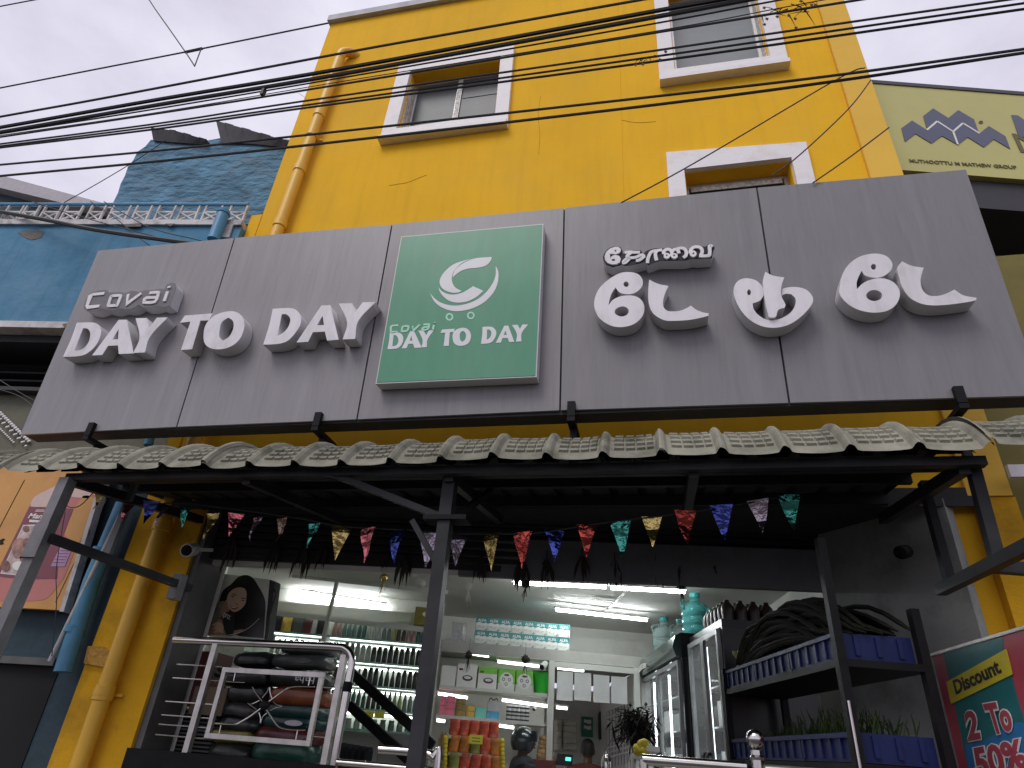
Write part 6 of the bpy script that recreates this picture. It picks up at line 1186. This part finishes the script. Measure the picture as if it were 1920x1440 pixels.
for a, b in ((190, 1035), (140, 1180)): q = PY(a, b, 4.3); MB().lathe([(.064, -.03), (.072, -.025), (.072, .025), (.064, .03)], q, 14, ax=V((.12, 0, 1))).build('socket', 'blue_pipe', pp_)
p2_ = thing('thin_pipe', 'thin pale blue pipe running beside the thick blue rain pipe', 'pipe', PY(95, 1240, 4.25)); MB().tube([PY(93, 1240, 4.25), PY(180, 1060, 4.25), PY(226, 965, 4.25)], .015, 8).build('pipe', 'old_white', p2_)
w_ = MB(); w_.tube(smooth_path([PY(a, b, 4.2) for a, b in ((130, 905), (120, 930), (128, 950), (150, 948), (176, 922))], 4), .004, 5).build('loose_wire', 'cable_black', label='loose black wire loop hanging in front of the orange advert board', cat='wire')
MB().tube(smooth_path([PY(a, b, 4.2) for a, b in ((122, 960), (112, 1020), (105, 1075), (106, 1130), (97, 1230))], 4), .0035, 5).build('loose_wire', 'cable_black', label='thin black wire hanging down across the edge of the orange board', cat='wire')
q = [PY(a, b, YF-.02) for a, b in ((168, 1212), (196, 1213), (216, 1227), (205, 1253), (180, 1248), (160, 1244))]; MB().prism(q, (0, -.018, 0)).build('plaster_patch', 'yellow_rough', bld) if M('yellow_rough', (0.55, 0.30, 0.06), .9, var=.3, scale=14, bump=1.0, bscale=30) else None
# sloping roof far left
fr_ = thing('distant_roof', 'pale sloping concrete roof edge of a house far behind at the left', 'house', PY(60, 385, 9)); 
MB().prism([PY(a, b, 9.) for a, b in ((-90, 303), (0, 328), (180, 377), (260, 396), (120, 381), (0, 352), (-90, 330))], (0, 4, 0)).build('roof_edge', 'roof_lilac', fr_); MB().prism([PY(a, b, 9.3) for a, b in ((-90, 330), (0, 352), (190, 392), (190, 420), (-90, 420))], (0, 3, 0)).build('wall', 'blue_dark', fr_)

# ------------------------------------------------------------------ the neighbour on the right
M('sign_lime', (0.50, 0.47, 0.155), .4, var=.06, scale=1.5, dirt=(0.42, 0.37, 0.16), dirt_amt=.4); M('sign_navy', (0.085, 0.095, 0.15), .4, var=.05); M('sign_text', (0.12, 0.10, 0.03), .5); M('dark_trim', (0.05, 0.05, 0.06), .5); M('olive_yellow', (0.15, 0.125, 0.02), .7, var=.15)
z7 = 7.6; r0, r1 = PZ(1640, 155, z7), PZ(1920, 177, z7); RS = Frame((r0.x, r0.y, 0), V((r1.x-r0.x, r1.y-r0.y, 0)), Z)
rs = thing('neighbour_signboard', 'yellow green signboard with a navy zigzag emblem on the right hand neighbour', 'shop sign', RS.w(1, 6.3, -.1)); rs['label'] = 'yellow green signboard with a navy zigzag emblem beside the yellow building'
zt7, zb7 = RS.px(1780, 166).y, RS.px(1800, 327).y
bbox_('board', 'sign_lime', -.10, 4.2, zb7, zt7-.02, -.15, 0, rs, RS); bbox_('top_trim', 'dark_trim', -.10, 4.2, zt7-.019, zt7+.03, -.16, .01, rs, RS)
rc = lambda pts: [RS.px(1640+x/6.857, 140+y/6.857, .002) for x, y in pts]
for pts in ([(342,692),(478,592),(668,714),(800,603),(1005,738),(1060,900),(862,790),(726,886),(522,762),(388,864)], [(1012,738),(1130,628),(1342,760),(1465,663),(1680,796),(1740,958),(1527,832),(1402,936),(1192,806),(1068,900)], [(622,535),(748,435),(945,560),(1072,458),(1275,578),(1332,742),(1130,614),(1003,722),(800,590),(672,700)], [(1755,522),(1838,526),(2050,680),(2260,530),(2330,800),(1855,806)]): shape('emblem', [rc(pts)], RS, .002, .006, 'sign_navy', rs)
for pts in ([(668,716),(800,604),(1005,738),(1130,628),(1342,760)], [(1006,738),(1064,902)]): 
    q = rc(pts)
    for k in range(len(q)-1): shape('emblem_line', [ribbon([q[k], q[k+1]], .018)], RS, .0065, .0085, 'print_white', rs)
shape('registered_ring', [rc(ell(1365, 612, 28, 20)), rc(ell(1365, 612, 19, 13))], RS, .002, .005, 'sign_text', rs); q_ = rc([(1354, 622), (1376, 602)]); text('registered_letter', 'R', RS, q_[0].x, q_[0].y, q_[1].x-q_[0].x, q_[1].y-q_[0].y, .002, .005, 'sign_text', rs)
a, b = rc([(452, 1128), (1832, 1216)]); hL = abs(rc([(452, 1086)])[0].y-a.y)
text('lettering', 'MUTHOOTTU M MATHEW GROUP', RS, a.x, 0, b.x-a.x, hL, .002, .006, 'sign_text', rs, bold=.012, xf=lambda u, t: (u, t+a.y+(b.y-a.y)*(u-a.x)/(b.x-a.x)))
a = rc([(1878, 1000)])[0]; text('lettering', 'N', RS, a.x, a.y, .28, .26, .002, .006, 'sign_text', rs, xf=lambda u, t: (u, t))
nb_ = thing('neighbour_building', 'dark shaded neighbour building with a rolled shutter under the yellow green sign', 'building', RS.w(2, .142, -1))
bbox_('soffit', 'louvre', -.0, 4.2, zb7-.35, zb7-.01, -1.0, -.05, nb_, RS); bbox_('upper_wall', 'louvre', .02, 4.2, 4.4, zb7-.351, -1.4, -.95, nb_, RS); bbox_('body', 'olive_yellow', .03, 4.2, .142, 4.4, -1.6, -.98, nb_, RS); bbox_('body_top', 'louvre', .0, 4.2, zb7-.009, zt7-.05, -3.0, -.16, nb_, RS)  # soffit band below the sign: overhang shadow put into its dark colour
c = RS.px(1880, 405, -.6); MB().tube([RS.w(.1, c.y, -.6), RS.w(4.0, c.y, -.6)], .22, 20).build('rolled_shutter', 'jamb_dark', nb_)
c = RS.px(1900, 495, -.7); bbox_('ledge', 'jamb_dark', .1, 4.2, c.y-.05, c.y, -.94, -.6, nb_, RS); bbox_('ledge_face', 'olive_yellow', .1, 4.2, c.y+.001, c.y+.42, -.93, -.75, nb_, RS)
MB().box((2.24, 4.45, .142), (6.0, 4.6, 5.2)).build('lower_wall', 'olive_yellow', nb_); MB().box((2.26, 4.44, .142), (6.0, 4.449, 2.9)).build('shop_opening_shade', 'void_black', nb_)  # black sheet before the wall imitates the dark inside of an opening
ww = PY(1900, 885, 4.2); MB().box((ww.x-.02, 4.2, ww.z-.03), (ww.x+.4, 4.23, ww.z+.05)).build('white_plate', 'white_paint', nb_)
# discount standee
ds0, ds1 = PZ(1748, 1231, 2.2), PZ(1920, 1181, 2.2); DF = Frame((ds0.x, ds0.y, 0), V((ds1.x-ds0.x, ds1.y-ds0.y, 0)), Z); Ld = (V((ds1.x-ds0.x, ds1.y-ds0.y, 0))).length
M('poster_red', (0.40, 0.055, 0.085), .35, var=.25, scale=3); M('poster_teal', (0.012, 0.15, 0.16), .35, var=.1); M('poster_blue', (0.02, 0.17, 0.42), .35, var=.1); M('poster_yellow', (0.62, 0.52, 0.03), .35)
dsn = thing('discount_standee', 'red and teal printed discount standee with a yellow title strip at the right edge', 'standee', DF.w(Ld/2, .142, 0))
dc = lambda pts, d=.004: [DF.px(1720+x/5.145, 1160+y/5.145, d) for x, y in pts]
bbox_('board', 'poster_red', 0, Ld+.15, .25, 2.2, -.02, 0, dsn, DF); bbox_('top_bar', 'steel_dull', -.005, Ld+.155, 2.201, 2.215, -.025, .006, dsn, DF); bbox_('foot', 'black_steel', 0, Ld+.15, .142, .249, -.2, .2, dsn, DF)
q = dc([(248, 330), (822, 180), (830, 280), (1040, 1010), (1080, 1440), (490, 1440), (430, 1160), (360, 830)], .001); shape('teal_field', [q], DF, .0005, .002, 'poster_teal', dsn)
q = dc([(455, 1210), (600, 1190), (960, 1000), (1040, 1010), (1090, 1500), (500, 1500)], .003); shape('blue_field', [smooth_poly(q, 3, 50)], DF, .0021, .003, 'poster_blue', dsn)
tq = dc([(283, 612), (858, 292), (925, 535), (328, 825)], .004); shape('title_strip', [tq], DF, .0031, .006, 'poster_yellow', dsn)
def quadmap(q):   # u,v in 0..1 -> the four traced corners bl, br, tr, tl
    return lambda u, t: tuple(lerp(lerp(q[0], q[1], u), lerp(q[3], q[2], u), t))
text('lettering', 'Discount', DF, 0, 0, 1, 1, .0061, .008, 'print_black', dsn, bold=.03, xf=quadmap(dc([(380, 735), (825, 520), (765, 385), (345, 600)])))
def outlined(body, quad_, lay):
    q = dc(quad_); text('lettering_outline', body, DF, 0, 0, 1, 1, .0061+lay, .0075+lay, 'print_white', dsn, bold=.085, xf=quadmap(q))
    c_ = sum(q, V((0, 0)))/4; q2 = [c_+(p-c_)*.93 for p in q]; text('lettering', body, DF, 0, 0, 1, 1, .0076+lay, .009+lay, 'poster_red', dsn, bold=.035, xf=quadmap(q2))
outlined('2', [(495, 1195), (630, 1170), (575, 860), (450, 890)], 0); outlined('To', [(735, 1140), (950, 1090), (880, 775), (630, 815)], 0); outlined('50%', [(580, 1580), (1130, 1440), (1010, 1140), (520, 1240)], 0)

# ------------------------------------------------------------------ overhead cables
def cable(pts, y, r_, label, cat='cable', group='overhead cables crossing the street front', nm='overhead_cable'):
    P = [V((a, b)) for a, b in pts]; d0 = P[0]-P[1]; d1 = P[-1]-P[-2]; P = [P[0]+d0.normalized()*500]+P+[P[-1]+d1.normalized()*500] if nm == 'overhead_cable' else P
    W = smooth_path([PY(p.x, p.y, y) for p in P], 8); r_ = r_*(.85 if nm == 'overhead_cable' and r_ < .02 else 1)
    return MB().tube(W, r_, 6).build(nm, 'cable_black', label=label, cat=cat, group=group)
cable([(0, 219), (200, 183), (640, 100), (880, 57), (1200, 0)], 2.35, .011, 'single overhead cable above the thick pair, crossing the drain pipe top')
cable([(0, 239), (300, 186), (640, 129), (1200, 26), (1357, -2)], 2.30, .017, 'thick black overhead cable, upper of the touching heavy pair')
cable([(0, 248), (300, 196), (640, 139), (1200, 37), (1410, -2)], 2.32, .018, 'thick black overhead cable, lower of the touching heavy pair')
cable([(0, 251), (300, 203), (640, 146), (1200, 49), (1462, 0)], 2.36, .007, 'thin overhead cable just below the heavy pair')
cable([(0, 254), (300, 210), (640, 153), (1220, 60), (1500, 8)], 2.40, .004, 'hair thin overhead wire between the two thin cables below the heavy pair')
cable([(0, 257), (300, 212), (560, 171), (1200, 66), (1609, 0)], 2.33, .009, 'overhead cable carrying the small clamp at the left')
cable([(0, 270), (300, 231), (560, 191), (1200, 99), (1597, 41), (1886, 0)], 2.28, .008, 'overhead cable, top of the close trio across both windows')
cable([(0, 274), (300, 236), (560, 199), (1200, 110), (1920, 6)], 2.31, .008, 'overhead cable, middle of the close trio across both windows')
cable([(0, 277), (300, 241), (560, 204), (1200, 119), (1920, 17)], 2.34, .009, 'overhead cable, bottom of the close trio across both windows')
cable([(0, 309), (300, 282), (640, 246), (1200, 184), (1560, 142), (1920, 92)], 2.27, .009, 'overhead cable, upper of the lowest pair under the windows')
cable([(0, 330), (300, 302), (640, 265), (1200, 200), (1560, 153), (1920, 99)], 2.30, .010, 'overhead cable, lower of the lowest pair under the windows')
cable([(0, 12), (63, 0), (160, -18)], 8.0, .02, 'far overhead cable cutting the top left corner of the view')
cable([(0, 165), (200, 126), (350, 97), (622, 42), (800, 8)], 8.0, .022, 'far overhead cable that runs behind the roof corner and holds the hooked wire')
hk = thing('hooked_wire', 'slack wire hanging from above and tied in a triangle to the far cable', 'wire', PY(365, 125, 8)); MB().tube(smooth_path([PY(a, b, 7.97) for a, b in ((240, -70), (280, 0), (318, 55), (348, 98), (365, 124))], 4), .019, 6).build('wire', 'cable_black', hk); MB().tube([PY(a, b, 7.96) for a, b in ((365, 124), (377, 92), (349, 97))], .016, 6).build('hook', 'cable_black', hk); MB().tube([PY(347, 98, 7.97), PY(379, 91, 7.97)], .04, 6).build('lashing', 'cable_black', hk)
ck = thing('cable_clamp', 'small clamp clipped on the cables at the upper left', 'cable clamp', PY(493, 184, 2.33)); MB().obox(PY(491, 183, 2.34), X*.02, Y*-.03, Z*.06).build('body', 'cable_black', ck); MB().tube([PY(494, 172, 2.33), PY(500, 166, 2.33)], .003, 5).build('tail', 'cable_black', ck)
for pts, y, lab in ((((1165, 380), (1305, 304), (1567, 150), (1622, 127)), 3.3, 'thin service wire rising from the sign top, leftmost of three'), (((1447, 330), (1500, 290), (1590, 205), (1633, 150)), 3.5, 'thin service wire over the right corner, middle of three'), (((1524, 343), (1590, 297), (1667, 239)), 3.5, 'thin service wire over the right corner, shortest of three'), (((120, 380), (190, 340), (253, 302), (312, 262)), 4.0, 'thin wire rising from the balcony railing to the blue block')):
    cable(pts, y, .005, lab, 'wire', 'thin service wires', 'service_wire')
cable([(0, 397), (80, 411), (180, 431), (333, 453), (420, 463)], 3.9, .022, 'thick black cable sagging from the left to the sign corner', 'cable', 'service cables at the left', 'service_cable')
for pts, lab in ((((60, 378), (130, 400), (230, 428), (320, 450), (380, 462)), 'thin cable crossing the balcony railing to the sign, upper'), (((195, 378), (240, 405), (290, 430), (372, 450), (430, 464)), 'thin cable crossing the balcony railing to the sign, steeper'), (((170, 378), (215, 408), (260, 445), (300, 475)), 'thin cable hanging from the balcony railing')): cable(pts, 3.95, .005, lab, 'cable', 'service cables at the left', 'service_cable')
for pts, lab in ((((-40, 690), (0, 713), (30, 732), (62, 750), (80, 762)), 'pale thin wire in front of the dark louvres, upper'), (((-40, 728), (0, 731), (40, 745), (70, 770)), 'pale thin wire in front of the dark louvres, lower')): cable(pts, 3.75, .004, lab, 'wire', 'wires before the louvres', 'service_wire')
r = random.Random(8)
for k, (a, b, y, n_, s_, lab) in enumerate(((1475, 22, 2.35, 17, .11, 'tangle of dry twigs caught on the cables at the top right'), (1212, 108, 2.31, 9, .06, 'few dry twigs caught on the trio of cables'))):
    p = PY(a, b, y); mb = MB()
    for q_ in range(n_):
        o_ = p+V((r.gauss(0, .8), 0, r.gauss(0, .25)))*s_; d_ = V((r.gauss(0, 1), r.gauss(0, .4), -abs(r.gauss(0, .7))))*s_*.6; mb.tube([o_, o_+d_*.5+V((0, 0, .01)), o_+d_], [.003, .0025, .001], 4)
        if r.random() < .5: e_ = o_+d_; mb.slab([e_, e_+V((.012, 0, -.01)), e_+V((.004, 0, -.03)), e_+V((-.008, 0, -.012))], (0, .002, 0))
    mb.build('dry_twigs', 'twig', label=lab, cat='twigs', fix=False)
print('TRIS', sum(len(o.data.polygons) for o in bpy.data.objects if o.type == 'MESH'), 'OBJ', len(bpy.data.objects))
